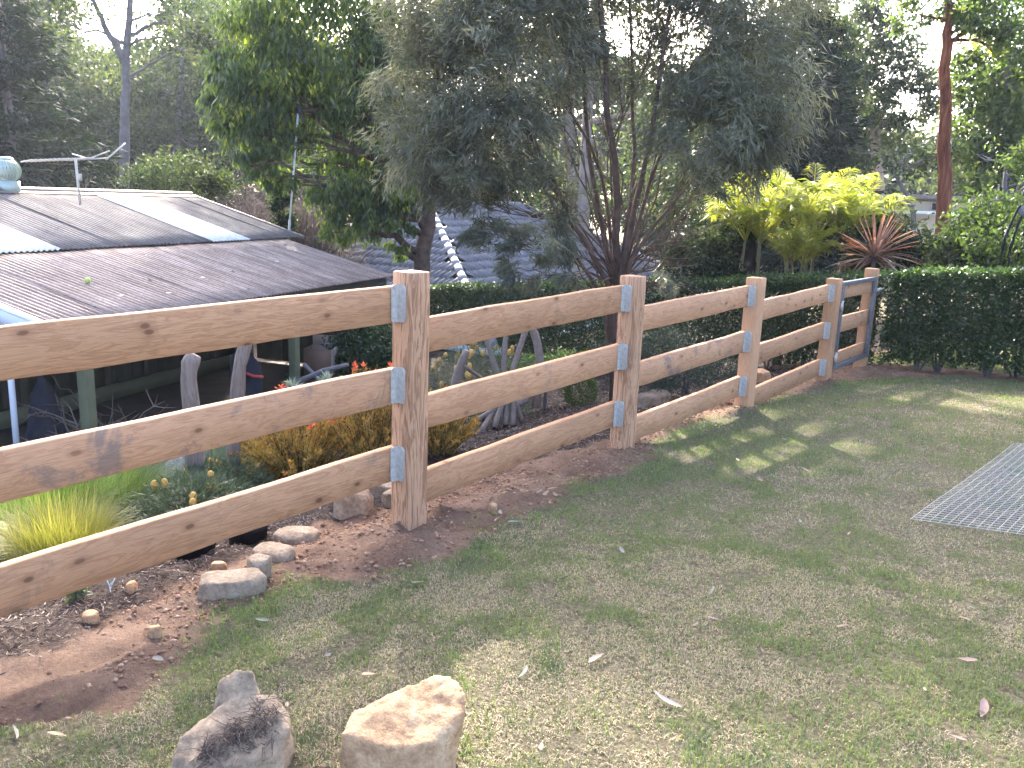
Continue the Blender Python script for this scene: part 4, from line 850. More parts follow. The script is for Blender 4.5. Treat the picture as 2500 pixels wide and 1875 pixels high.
# ------------------------------------------------------------------ rocks
import bmesh
M_sand = rockmat('pale_sandstone', (.17, .125, .09), (.29, .225, .165), (.38, .31, .235), 6); M_orange = rockmat('orange_sandstone', (.25, .14, .08), (.48, .31, .18), (.60, .44, .29), 6)
M_grey = rockmat('grey_basalt', (.14, .11, .085), (.36, .27, .19), (.56, .42, .285), 5); M_slate = rockmat('blue_grey_rock', (.10, .11, .13), (.20, .21, .235), (.30, .31, .33))
_tex = bpy.data.textures.new('rock_clouds', 'CLOUDS'); _tex.noise_scale = .12; _tex.noise_depth = 4
_tex2 = bpy.data.textures.new('rock_grain', 'CLOUDS'); _tex2.noise_scale = .035; _tex2.noise_depth = 5
def rock(name, hulls, mat, loc, rz=0., vox=.012, disp=.03, label=None, cat='rock', group=None, parent=None):
    bm = bmesh.new()
    for h_ in hulls:
        b2 = bmesh.new()
        for p in h_: b2.verts.new(p)
        r_ = bmesh.ops.convex_hull(b2, input=b2.verts); me2 = bpy.data.meshes.new('t'); 
        bmesh.ops.delete(b2, geom=[v for v in b2.verts if not v.link_faces], context='VERTS'); b2.to_mesh(me2); bm.from_mesh(me2); b2.free(); bpy.data.meshes.remove(me2)
    me = bpy.data.meshes.new(name); bm.to_mesh(me); bm.free(); me.materials.append(mat)
    o = obj(name, me, parent, loc, (0, 0, rz))
    m = o.modifiers.new('remesh', 'REMESH'); m.mode = 'VOXEL'; m.voxel_size = vox; m.use_smooth_shade = True
    m = o.modifiers.new('soften', 'SMOOTH'); m.iterations = 1; m.factor = .35
    m = o.modifiers.new('weather', 'DISPLACE'); m.texture = _tex; m.strength = disp; m.mid_level = .5; m.texture_coords = 'GLOBAL'
    m = o.modifiers.new('grain', 'DISPLACE'); m.texture = _tex2; m.strength = disp*.45; m.mid_level = .5; m.texture_coords = 'GLOBAL'
    return tag(o, label, cat, group) if label else o
def slab(w_, d_, h_, k=.25):
    b = []
    for z, s_ in ((-.06, 1.0), (h_*.75, 1.0), (h_, .84)):
        for a in np.linspace(0, 2*math.pi, 8)[:-1]:
            r_ = 1 + k*(rng.random()-.5); b.append((w_/2*s_*r_*math.copysign(abs(math.cos(a))**.7, math.cos(a)), d_/2*s_*r_*math.copysign(abs(math.sin(a))**.7, math.sin(a)), z+.02*rng.random()))
    return [b]
def gz(x, y): return float(G(x, y))
CR = -YAW
A1 = [(-.21, -.12, -.05), (.19, -.12, -.05), (.2, .1, -.05), (-.19, .08, -.05), (-.2, -.08, .08), (.2, -.02, .17), (-.19, -.02, .12), (-.06, .08, .21), (.12, .10, .235), (.17, .05, .225), (.19, -.06, .13), (-.08, -.13, .08), (.09, -.14, .10)]
B1 = [(-.11, .06, .1), (.08, .08, .15), (-.11, .13, .23), (-.08, .15, .26), (-.02, .15, .30), (.03, .13, .315), (.06, .10, .23), (.05, .2, -.02), (-.1, .2, -.02)]
A1 = [tuple(np.array(p)*.86) for p in A1]; B1 = [tuple(np.array(p)*.86) for p in B1]
st1 = rock('boulder', [A1, B1], M_grey, (1.20, -1.93, gz(1.2, -1.93)), CR, .009, .03, 'grey two humped boulder with dead roots clinging to its top, on the lawn')
A2 = [(-.2, -.10, -.05), (-.1, -.15, -.05), (.08, -.15, -.05), (.17, -.02, -.05), (.15, .12, -.05), (-.17, .08, -.05), (-.195, -.07, .165), (-.02, -.11, .15), (.11, -.09, .16), (.2, .0, .20), (-.18, .03, .195), (-.04, .09, .225), (.05, .13, .25), (.10, .15, .27), (.17, .13, .26), (.205, .06, .23)]
A2 = [tuple(np.array(p)*.93) for p in A2]
st2 = rock('boulder', [A2], M_orange, (1.62, -1.60, gz(1.62, -1.6)), CR, .009, .022, 'orange sandstone boulder with a broad sunlit top, on the lawn')
b = MB()
for i in range(420):
    t = rng.random(); sp2 = rng.normal()*.035*(.4+t); p = .86*np.array([-.09+.25*t, -.10+.12*t+sp2, .10+.105*t+.8*sp2+.012*rng.random()]); q = p+np.array([rng.normal()*.03, rng.normal()*.03-.02, rng.normal()*.02+.004])
    b.tube([p, (p+q)/2+rng.normal(size=3)*.006, q], [.0016, .0013, .0006], 3, cap=False, a=rng.random())
b.build('clinging_roots', M_brush, st1, attr='rnd')['kind'] = 'stuff'
EST = [((-.02, -1.17), (.34, .22, .065), .9, 'largest flat sandstone block edging the garden bed, nearest the lawn'), ((-.06, -.98), (.14, .13, .12), .2, 'small upright sandstone block wedged behind the largest edging stone'),
       ((-.24, -.76), (.26, .20, .07), .6, 'pinkish sandstone edging block below the post mound'), ((-.45, -.47), (.30, .22, .07), .9, 'flat pale sandstone slab in the mulch left of the near post'),
       ((-.56, .05), (.28, .18, .19), .7, 'tall rough grey stone just left of the near post'), ((-.52, .38), (.2, .13, .10), .5, 'low pale stone touching the near post'), ((-.8, .52), (.24, .13, .09), .6, 'thin flat stone behind the near post'),
       ((-.78, -1.22), (.26, .14, .12), .8, 'dark edged stone partly hidden by the lowest rail')]
for i, ((x, y), (a, b_, c), rz, lab) in enumerate(EST): rock('edging_stone', slab(a*.88, b_*.88, c*.85, .4), [M_sand, M_sand, M_sand, M_sand, M_grey, M_sand, M_sand, M_sand][i], (x, y, gz(x, y)), rz, .011, .02, lab, 'stone', 'stones edging the garden bed')
for (x, y), (a, b_, c), mt, lab in (((-3.55, .70), (.55, .42, .36), M_slate, 'rounded blue grey boulder behind the first weathered stake'), ((-3.0, 1.2), (.45, .36, .26), M_slate, 'pale angular rock at the foot of the orange shrub'), ((-1.45, 5.5), (.5, .28, .15), M_sand, 'long sandstone rock seen under the lowest rail beyond the second post'),
                              ((-3.9, -1.05), (1.3, .7, .42), M_slate, 'large flat blue grey rock behind the grass tussocks at the left edge'), ((-.95, 7.4), (.4, .3, .16), M_orange, 'brown stone lying behind the fourth post')):
    rock('garden_rock', slab(a, b_, c, .35), mt, (x, y, gz(x, y)), rng.random()*3, .02, .05, lab)
# small loose stones on the soil
for i, (x, y, s_) in enumerate(((-.25, -1.72, .035), (.12, -1.62, .03), (-.42, -1.45, .03), (.2, .52, .03), (-.35, -1.02, .045))):
    rock('loose_stone', slab(s_*2, s_*1.6, s_, .5), M_orange, (x, y, gz(x, y)), i, .006, .006, 'small loose orange stone lying on the soil by the fence', 'stone', 'loose stones on the soil')
# ------------------------------------------------------------------ weathered stakes and driftwood
def loft(path, wd, th, name, mat, parent, side):
    P = np.array(path, float); n_ = len(P); side = unit(np.array(side, float)); V = []
    for i in range(n_):
        t = unit(P[min(i+1, n_-1)]-P[max(i-1, 0)]); s_ = unit(side-t*(side@t)); f_ = np.cross(t, s_); w_ = wd[i]/2*(1+.08*rng.normal()); h_ = th/2
        for a in np.arange(8)/8*2*math.pi+math.pi/8: V.append(P[i]+s_*w_*math.copysign(abs(math.cos(a))**.6, math.cos(a))+f_*h_*math.copysign(abs(math.sin(a))**.6, math.sin(a)))
    F = [(i*8+j, i*8+(j+1) % 8, (i+1)*8+(j+1) % 8, (i+1)*8+j) for i in range(n_-1) for j in range(8)]
    return obj(name, mesh(name, np.array(V), [np.array(F), np.array([[(n_-1)*8+j for j in range(8)], [7-j for j in range(8)]])], mat, True), parent)
def stakeobj(pts, d, w0, label):
    P = np.array([at(x, y, d) for x, y in pts]); base = P[0].copy(); n_ = 14; t = np.linspace(0, 1, len(P)); t2 = np.linspace(0, 1, n_); Q = np.column_stack([np.interp(t2, t, P[:, i]) for i in range(3)])
    wd = np.interp(t2, [0, .5, .8, .93, 1], [w0*1.05, w0, w0*.85, w0*.95, w0*.7])
    # local x runs up the stake so that the grain follows it
    o = loft((Q-base)[:, [2, 0, 1]], wd, .075, 'weathered_stake', M_greywood, None, (0, _r[0], _r[1])); o.location = base; o.rotation_euler = (0, 0, 0)
    o.matrix_world = Matrix(((0, 1, 0, base[0]), (0, 0, 1, base[1]), (1, 0, 0, base[2]), (0, 0, 0, 1))); return tag(o, label, 'stake', 'weathered garden stakes')
stakeobj([(483, 1300), (481, 1200), (475, 1100), (468, 1000), (460, 930), (463, 890), (476, 866)], 6.75, .135, 'curved weathered grey stake with a hooked head, nearer the left edge')
stakeobj([(553, 1290), (562, 1180), (574, 1060), (580, 960), (584, 900), (595, 855), (604, 835)], 6.9, .115, 'straighter weathered grey stake leaning right beside the orange shrub')
dw = empty('driftwood_sculpture', (*at(1240, 1010, 9.4)[:2], -.95), label='weathered driftwood branches standing crossed on splayed legs in the mulch', cat='sculpture'); DB = np.array(dw.location)
def stick(pts, r0, r1, parent, base, mat=M_greywood, name='branch', k=8):
    P = np.array([at(*p) for p in pts]); t = np.linspace(0, 1, len(P)); t2 = np.linspace(0, 1, 8); Q = np.column_stack([np.interp(t2, t, P[:, i]) for i in range(3)]); b = MB(); b.tube(Q-base, np.linspace(r0, r1, 8), k, jit=.12); b.build(name, mat, parent, True)
for pts, r0, r1 in (([(1172, 790, 9.6), (1189, 834, 9.5), (1216, 917, 9.4), (1235, 970, 9.4)], .028, .034), ([(1236, 770, 9.5), (1234, 823, 9.45), (1230, 907, 9.4), (1236, 985, 9.4)], .028, .032), ([(1294, 780, 9.4), (1281, 814, 9.4), (1250, 907, 9.4), (1232, 985, 9.4)], .03, .036),
                    ([(1288, 785, 9.7), (1303, 809, 9.7), (1315, 852, 9.6), (1319, 890, 9.55), (1308, 995, 9.5)], .045, .055), ([(1152, 1032, 9.1), (1201, 1002, 9.3), (1240, 970, 9.4)], .026, .03), ([(1174, 1054, 9.0), (1200, 1010, 9.3), (1236, 960, 9.4)], .034, .036), ([(1207, 1044, 9.1), (1223, 995, 9.3), (1238, 955, 9.4)], .032, .036),
                    ([(1234, 1038, 9.2), (1236, 985, 9.4), (1240, 950, 9.4)], .034, .036), ([(1252, 1040, 9.2), (1254, 985, 9.4), (1246, 950, 9.4)], .034, .036), ([(1274, 1030, 9.4), (1262, 990, 9.4), (1246, 955, 9.4)], .03, .034), ([(1230, 975, 9.4), (1270, 985, 9.45), (1290, 972, 9.5)], .05, .04)): stick(pts, r0, r1, dw, DB)
lg = empty('split_log', (*at(1105, 960, 9.0)[:2], -.9), label='short cracked upright log beside the driftwood sculpture', cat='log'); stick([(1100, 1010, 9.0), (1111, 937, 9.0), (1124, 890, 9.0), (1140, 856, 9.0)], .06, .04, lg, np.array(lg.location)); stick([(1134, 893, 9.1), (1180, 927, 9.3)], .018, .02, lg, np.array(lg.location))
# stick pile by the shed
sp_ = empty('stick_pile', (*at(255, 1060, 8.9)[:2], -1.2), label='heap of dry bare branches in front of the shed post', cat='stick pile'); b = MB(); SPB = np.array(sp_.location)
for i in range(70):
    a = np.array([rng.normal()*.42, rng.normal()*.3, rng.uniform(.0, .55)]); d_ = unit(np.array([rng.normal(), rng.normal()*.7, abs(rng.normal())*.45])); L = rng.uniform(.25, .75); P = curve(a, a+d_*L, -.12, 5, .15); P[:, 2] = np.minimum(P[:, 2], .9); b.tube(P, np.linspace(.012, .003, 5), 5, a=rng.random())
    for j in range(4): q = P[int(rng.integers(1, 5))]; b.tube(curve(q, q+unit(d_+rng.normal(size=3)*.6)*L*.4, 0, 3, .2), [.005, .004, .002], 4, cap=False, a=rng.random())
b.build('branches', M_brush, sp_, attr='rnd')['kind'] = 'stuff'
# cardboard box, bags, dark logs by the shed
M_card_shade = plain('cardboard', (.20, .12, .085), .85, 0, .12, 6, .05); M_card_lit = plain('cardboard_lit', (.42, .33, .29), .85, 0, .08, 6, .05)  # shaded sides and lit flaps of the box painted as two tones
bp = at(785, 912, 12.6); cb = empty('cardboard_box', (bp[0], bp[1], bp[2]), CR-.12, label='open cardboard box with raised flaps at the end of the shed', cat='box')
for nm, c, s_, mt in (('side', (0, -.17, .20), (.42, .006, .40), M_card_shade), ('side', (0, .17, .20), (.42, .006, .40), M_card_lit), ('side', (-.207, 0, .20), (.006, .334, .40), M_card_shade), ('side', (.207, 0, .20), (.006, .334, .40), M_card_lit), ('bottom', (0, 0, .004), (.41, .33, .006), M_card_shade), ('flap', (0, .205, .475), (.41, .006, .16), M_card_lit), ('flap', (.25, .0, .37), (.006, .32, .13), M_card_lit)):
    q = MB(); q.box(c, s_); o = q.build(nm, mt, cb)
q = MB(); q.box((.09, .1, .42), (.12, .004, .07)); q.build('paper_sheet', M_white, cb)
zt = bp[2]; table = MB(); table.box((0, 0, -.02), (.9, .6, .04))
for sx in (-.4, .4):
    for sy in (-.25, .25): table.box((sx, sy, (-1.25-zt)/2-.02), (.05, .05, (zt+1.25)))
tbo = table.build('work_bench', M_darkwall, None, loc=(bp[0]-.05, bp[1], zt-.003), rot=(0, 0, CR-.12)); tag(tbo, 'dark low work bench under the cardboard box', 'bench')
M_navy = plain('dark_navy_cloth', (.02, .022, .035), .9, 0, .3, 5, .3); M_redp = plain('red_plastic', (.5, .05, .04), .5, 0, .1, 5, .05)
def bagat(px, py, d, hulls, lab, rz=CR):
    p = at(px, py, d); z = -1.2; return rock('dark_bag', hulls, M_navy, (p[0], p[1], z), rz, .03, .05, lab, 'bag')
bagat(118, 1060, 9.9, [[(-.22, -.15, 0), (.22, -.15, 0), (.2, .15, 0), (-.2, .15, 0), (-.15, -.1, .6), (.12, -.1, .65), (.1, .1, .7), (-.1, .1, .95), (.0, -.05, 1.0), (-.17, 0, .4)]], 'tall dark draped sack standing inside the shed at the left')
bg2 = bagat(600, 935, 11.4, [[(-.2, -.12, 0), (.2, -.12, 0), (.2, .12, 0), (-.2, .12, 0), (-.2, 0, .8), (.0, 0, .95), (.22, 0, .7), (.1, -.1, .5)]], 'dark bag with a red strap beside the shed post')
q = MB(); p = at(640, 895, 11.1)-np.array(bg2.location); q.tube([(.0, -.15, .62), (.15, -.16, .56), (.28, -.14, .55)], .02, 6); q.build('strap', M_redp, bg2, True)
for pts, r_, lab in (([(640, 985, 10.6), (720, 935, 10.4), (790, 905, 10.2), (850, 890, 10.1)], .04, 'long dark branch leaning across the ground by the shed post'), ([(742, 890, 10.9), (768, 915, 10.8), (800, 960, 10.6)], .03, 'short dark stick crossing the long branch')):
    P = np.array([at(*p) for p in pts]); b = MB(); b.tube(P-P[0], np.linspace(r_, r_*.6, len(P)), 7, jit=.1); tag(b.build('fallen_branch', M_bark_grey, None, True, loc=P[0]), lab, 'branch')
# black pots
M_black = plain('black_plastic', (.012, .012, .014), .6, 0, .1, 5, .02, .2); M_sail = plain('black_shade_cloth', (.006, .006, .007), .95, 0, .1, 5, .02, .05)
for (x, y), lab in (((-.80, -.55), 'black plastic pot behind the lowest rail, nearer the post'), ((-.75, -.92), 'black plastic pot behind the lowest rail, nearer the left edge')):
    z = gz(x, y); th = np.arange(14)/14*2*math.pi; b = MB(); b.tube([(0, 0, -.04), (0, 0, .09), (0, 0, .125), (0, 0, .126), (0, 0, .06)], [.10, .12, .13, .115, .105], 14, cap=True); tag(b.build('plant_pot', M_black, None, True, loc=(x, y, z)), lab, 'pot', 'black pots in the bed')
# ------------------------------------------------------------------ garden plants
def tussock(name, label, c, r_, H, n, mat, group, cat='grass', lean=(.15, 1.1), W=(.003, .006)):
    c = np.array([c[0], c[1], gz(c[0], c[1])]); a = rng.random(n)*6.28; q = r_*.45*np.sqrt(rng.random(n)); P = np.stack([q*np.cos(a), q*np.sin(a), np.zeros(n)], 1)
    V, F, kv = blades(P, rng.uniform(.55, 1.1, n)*H, rng.uniform(*W, n), rng.uniform(*lean, n)*(.4+.6*q/(r_*.45)), 2, a+rng.normal(0, .5, n))
    return tag(obj(name, mesh(name, V, F, mat, False, {'rnd': np.repeat(rng.random(n), kv)}), None, c), label, cat, group)
M_lush = leafmat('lush_tussock_blade', [(0, (.055, .10, .028)), (.6, (.12, .19, .05)), (1, (.22, .28, .10))], .5, .28, 1.2)
M_lime = leafmat('yellow_green_blade', [(0, (.12, .13, .035)), (.6, (.23, .23, .065)), (1, (.36, .31, .13))], .5, .28, 1.2)
M_blue = leafmat('blue_green_blade', [(0, (.06, .09, .075)), (1, (.16, .21, .18))], .5, .25, 1.2)
for (x, y), r_, H, n, mt, lab in (((-2.6, -.62), .8, .62, 4200, M_lush, 'lush green grass tussock furthest right of the three by the left rails'), ((-2.35, -1.15), .8, .60, 4200, M_lush, 'lush green grass tussock at the left edge behind the middle rail'), ((-1.55, -1.30), .55, .42, 2600, M_lime, 'yellow green grass tussock in front, above the lowest rail'),
                                 ((-2.9, .55), .5, .55, 1200, M_blue, 'blue green strappy tussock between the weathered stakes'), ((-3.2, .95), .5, .5, 1000, M_blue, 'blue green strappy tussock left of the orange shrub'), ((-2.7, -.1), .55, .35, 1600, M_blue, 'low grey green tussock under the first stake')):
    tussock('grass_tussock', lab, (x, y), r_, H, n, mt, 'grass tussocks in the bed')
M_leuca = leafmat('orange_leucadendron_leaf', [(0, (.19, .17, .045)), (.45, (.34, .24, .06)), (.8, (.46, .24, .06)), (1, (.58, .14, .06))], .55, .4, 1.2, tint=(1.2, 1., .5))
M_redtip = leafmat('red_bract', [(0, (.55, .10, .05)), (1, (.72, .20, .12))], .5, .4, 1.1, tint=(1.1, 1, .8))
def leuca(c, r_, H, n, label):
    c = np.array([c[0], c[1], gz(c[0], c[1])]); root = empty('leucadendron_shrub', c, label=label, cat='shrub', group='orange shrubs in the bed'); b = MB(); P = []; D = []; A = []; TP = []; TD = []
    for i in range(n):
        a = rng.random()*6.28; q = r_*math.sqrt(rng.random()); top = np.array([q*math.cos(a), q*math.sin(a), H*(1-.45*(q/r_)**2)*rng.uniform(.6, 1.05)]); bs = np.array([q*.25*math.cos(a), q*.25*math.sin(a), 0.]); L = curve(bs, top, -.05, 6, .06); b.tube(L, np.linspace(.006, .002, 6), 3, cap=False)
        k = 75; t = rng.uniform(.12, 1., k); p = np.column_stack([np.interp(t, np.linspace(0, 1, 6), L[:, j]) for j in range(3)]); P.append(p); D.append(np.array([0, 0, 1.2])+rng.normal(size=(k, 3))*.75); A.append(np.clip(.15+.55*t*rng.random()+rng.normal(0, .12, k), 0, .95))
        if top[2] > H*.72 and rng.random() < .5: TP.append(np.repeat(top[None], 9, 0)); TD.append(np.array([0, 0, 1.])+rng.normal(size=(9, 3))*.55)
    P = np.vstack(P); D = np.vstack(D); A = np.concatenate(A); k = len(P); V, F, AA = leaves(P, D, rng.uniform(.03, .055, k), rng.uniform(.007, .012, k), A); obj('foliage', mesh('foliage', V, F, M_leuca, False, {'rnd': AA}), root)
    if TP: P = np.vstack(TP); D = np.vstack(TD); k = len(P); V, F, AA = leaves(P, D, rng.uniform(.04, .06, k), rng.uniform(.012, .018, k), rng.random(k)); obj('flower_bracts', mesh('flower_bracts', V, F, M_redtip, False, {'rnd': AA}), root)['kind'] = 'stuff'
    b.build('stems', M_bark_brown, root)
leuca((-2.35, 1.0), .62, .72, 210, 'orange and yellow leucadendron shrub left of the near post'); leuca((-2.05, 1.55), .5, .95, 190, 'tallest orange shrub with red tips directly behind the near post'); leuca((-1.75, 2.05), .40, .62, 150, 'golden shrub just right of the near post')
# banksias with cones
M_banksia = leafmat('banksia_needle', [(0, (.035, .055, .035)), (.6, (.06, .09, .055)), (1, (.13, .17, .11))], .5, .25, 1.3); M_cone = plain('golden_banksia_cone', (.50, .30, .08), .8, 0, .3, 60, .8)
def banksia(c, r_, H, n, cones, label, cs=1.):
    c = np.array([c[0], c[1], gz(c[0], c[1])]); root = empty('banksia', c, label=label, cat='shrub'); P = ball(n, .3)*[r_, r_, H*.5]+[0, 0, H*.5]; P[:, 2] = np.maximum(P[:, 2], .02); D = unit(P-[0, 0, H*.2])+rng.normal(size=(n, 3))*.55; V, F, A = leaves(P, D, rng.uniform(.05, .09, n), rng.uniform(.006, .01, n), np.clip(rng.normal(.45, .2, n), 0, 1)); obj('foliage', mesh('foliage', V, F, M_banksia, False, {'rnd': A}), root)
    vs, a4, a3 = uvsphere(.028*cs, 12, 8, 1.5); me_ = mesh('flower_cone', vs, [a4, a3], M_cone, True)
    for i in range(cones):
        a = rng.uniform(0, 6.28); e_ = rng.uniform(.2, 1.1); d_ = np.array([math.cos(a)*math.cos(e_), math.sin(a)*math.cos(e_), math.sin(e_)]); obj('flower_cone', me_, root, d_*[r_*.95, r_*.95, H*.55]+[0, 0, H*.48])
    b = MB()
    for i in range(8): b.tube(curve((0, 0, 0), ball(1)[0]*[r_*.7, r_*.7, H*.3]+[0, 0, H*.5], 0, 4, .1), [.012, .01, .007, .004], 4, cap=False)
    b.build('stems', M_bark_brown, root)
banksia(at(1185, 900, 10.3)[:2], .75, 1.0, 7000, 34, 'large banksia shrub with golden cones behind the driftwood sculpture'); banksia((-2.35, .25), .36, .34, 2600, 6, 'low banksia with golden cones between the two stakes', .8); banksia((-1.75, -.35), .4, .32, 2600, 5, 'low banksia with golden cones left of the first stake', .85)
bush('ground_cover', 'bright green leafy ground cover in front of the garden hedge', [B(1330, 895, 11.0, 45, 22), B(1400, 885, 11.2, 45, 20), B(1270, 905, 10.9, 40, 22)], M_lush, 2600, (.03, .05), (.025, .04), cat='ground cover', clump=.3)
bx_ = np.array([-2.95, 6.15]); bz = gz(*bx_); root = empty('box_ball', (bx_[0], bx_[1], bz), label='small round clipped shrub standing alone in the mulch', cat='shrub'); n = 5200
P = unit(rng.normal(size=(n, 3)))*(.23-.06*rng.random((n, 1))**2)*(1+.12*rng.normal(size=(n, 1))*.5)+[0, 0, .20]; V, F, A = leaves(P, P-[0, 0, .2]+rng.normal(size=(n, 3))*.15, rng.uniform(.02, .032, n), rng.uniform(.011, .016, n), np.clip(rng.normal(.5, .2, n), 0, 1)); obj('foliage', mesh('foliage', V, F, leafmat('box_leaf', [(0, (.025, .05, .02)), (.6, (.05, .085, .03)), (1, (.12, .16, .05))], .45, .35, 1.6), False, {'rnd': A}), root)
b = MB(); b.tube([(0, 0, -.05), (0, 0, .25)], [.015, .01], 6); b.build('stem', M_bark_grey, root)
M_dshrub = leafmat('dark_grey_green_needle', [(0, (.025, .038, .03)), (.6, (.045, .068, .05)), (1, (.09, .12, .085))], .5, .2, 1.3)
for blobs, lab in (([B(1520, 870, 10.2, 60, 55), B(1580, 830, 10.4, 50, 40, wgt=.6)], 'dark upright needle shrub right of the second post'), ([B(1660, 860, 10.6, 60, 60), B(1690, 910, 10.4, 60, 40)], 'dark rounded needle shrub behind the third panel'), ([B(1760, 900, 10.8, 55, 45), B(1600, 930, 10.2, 55, 30)], 'low dark shrub under the middle rail near the third post')):
    bush('needle_shrub', lab, blobs, M_dshrub, 3000, (.04, .07), (.006, .011), group='dark shrubs behind the third panel', clump=.28, droop=-.25)
# silvery rosettes with red flowers near the shed post
M_silver = leafmat('silver_leaf', [(0, (.20, .25, .22)), (1, (.38, .44, .40))], .5, .25, 1.)
for (px, py, d), red_, lab in (((714, 945, 7.6), 1, 'silvery rosette with red flowers above the middle rail'), ((797, 930, 7.7), 0, 'silvery rosette without flowers above the middle rail')):
    p = at(px, py, d); z0 = gz(p[0], p[1]); root = empty('silver_plant', (p[0], p[1], z0), label=lab, cat='plant'); n = 60; H = p[2]-z0; b = MB(); b.tube([(0, 0, 0), (0, 0, H)], [.012, .008], 6); b.build('stem', M_bark_brown, root)
    V, F, A = leaves(np.zeros((n, 3))+[0, 0, H]+rng.normal(size=(n, 3))*.015, rng.normal(size=(n, 3))+[0, 0, .6], rng.uniform(.07, .11, n), rng.uniform(.012, .018, n), rng.random(n)); obj('rosette', mesh('rosette', V, F, M_silver, False, {'rnd': A}), root)
    if red_: n = 40; V, F, A = leaves(np.array([-_r[0]*.09, -_r[1]*.09, H-.02])+rng.normal(size=(n, 3))*.025, rng.normal(size=(n, 3))+[0, 0, .5], rng.uniform(.03, .05, n), rng.uniform(.012, .02, n), rng.random(n)); obj('red_flowers', mesh('red_flowers', V, F, M_redtip, False, {'rnd': A}), root)
# seedling and diamond marker by the left rail
x, y = -.60, -1.63; n = 70; z = gz(x, y); V, F, A = leaves(np.stack([np.zeros(n), np.zeros(n), rng.uniform(.0, .16, n)], 1), rng.normal(size=(n, 3))+[0, 0, .5], rng.uniform(.05, .09, n), rng.uniform(.018, .026, n), np.clip(rng.normal(.5, .2, n), 0, 1)); root = empty('seedling', (x, y, z), label='small dark leafy seedling under the lowest rail at the left', cat='plant'); obj('leaves', mesh('leaves', V, F, M_banksia, False, {'rnd': A}), root); b = MB(); b.tube([(0, 0, -.03), (0, 0, .16)], .005, 5); b.build('stem', M_bark_brown, root)
x, y = -.53, -1.50; z = gz(x, y); mk = empty('plant_marker', (x, y, z), CR, label='clear diamond shaped plant marker on a thin stake', cat='plant marker'); cs_ = [(.0, 0, .02), (-.032, 0, .13), (-.008, 0, .215), (.035, 0, .10)]
b = MB()
for i in range(4): b.tube([cs_[i], cs_[(i+1) % 4]], .0028, 5)
b.build('frame', M_white, mk); b = MB(); b.tube([(0, 0, -.06), (0, 0, .03)], .003, 5); b.build('stake', M_white, mk)
gm, t_, nn, ll, pp = newmat('clear_acrylic'); pp.inputs['Transmission Weight'].default_value = .9; pp.inputs['Roughness'].default_value = .05; pp.inputs['Base Color'].default_value = (.85, .95, .95, 1); b = MB(); b.add([np.array(c)*.97+[0, -.001, .004] for c in cs_]+[np.array(c)*.97+[0, .001, .004] for c in cs_], [(0, 1, 2, 3), (7, 6, 5, 4)]); b.build('pane', gm, mk)
# ------------------------------------------------------------------ palms, cordyline
M_palm = leafmat('golden_palm_leaflet', [(0, (.09, .14, .03)), (.5, (.18, .22, .045)), (1, (.31, .30, .08))], .45, .55, 1.8, tint=(1.15, 1.12, .5)); M_palmstem = plain('palm_stem', (.13, .11, .055), .7, 0, .3, 12, .3); M_skirt = plain('dead_palm_thatch', (.28, .21, .14), .9, 0, .3, 10, .3)
def frond_mesh(L, nl, arch, wl):
    t = np.linspace(0, 1, 12); x = L*np.sin(np.minimum(t*arch*.62, 1.9))/max(.4, arch*.62)*.72; z = L*(t*1.05 - arch*.36*t**2); P = np.stack([x, 0*t, z], 1); V = []; F3 = []; F4 = []; A = []
    tt = np.linspace(.16, .99, nl); c = np.column_stack([np.interp(tt, t, P[:, j]) for j in range(3)]); tg_ = unit(np.column_stack([np.interp(tt, t, np.gradient(P[:, j])) for j in range(3)]))
    D = []; PP = []
    for i in range(nl):
        for s_ in (-1, 1): PP.append(c[i]); D.append(tg_[i]*.75+np.array([0, s_*.85, 0])+np.array([0, 0, .12-.30*rng.random()])+rng.normal(size=3)*.08)
    n_ = len(PP); ln = wl*np.sin(np.clip(np.repeat(tt, 2), .05, .97)*math.pi)**.55; PP = np.array(PP); D = unit(np.array(D)); S = unit(np.cross(D, np.array([0, 0, 1.])+rng.normal(size=(n_, 3))*.35)); W = .020
    m = PP+D*(ln*.5)[:, None]+np.array([0, 0, .01]); tip = PP+D*(ln)[:, None]+np.array([0, 0, -.06])*(ln/wl)[:, None]*1.2
    V = np.stack([PP, m+S*W/2, tip, m-S*W/2], 1).reshape(-1, 3); F = np.arange(n_*4).reshape(n_, 4); A = np.repeat(np.clip(rng.normal(.55, .2, n_), 0, 1), 4)
    b = MB(); b.add(V, F); b.tube(P, np.linspace(.012, .003, 12), 4, cap=False); me = b.me('frond', M_palm, attr='rnd'); me.attributes['rnd'].data.foreach_set('value', np.concatenate([A, np.full(len(me.vertices)-len(A), .9)]).astype(np.float32)); return me
FR = [frond_mesh(1.0, 34, 1.5, .34), frond_mesh(1.05, 36, 1.1, .34), frond_mesh(.9, 30, 1.9, .32), frond_mesh(.95, 32, .7, .30)]
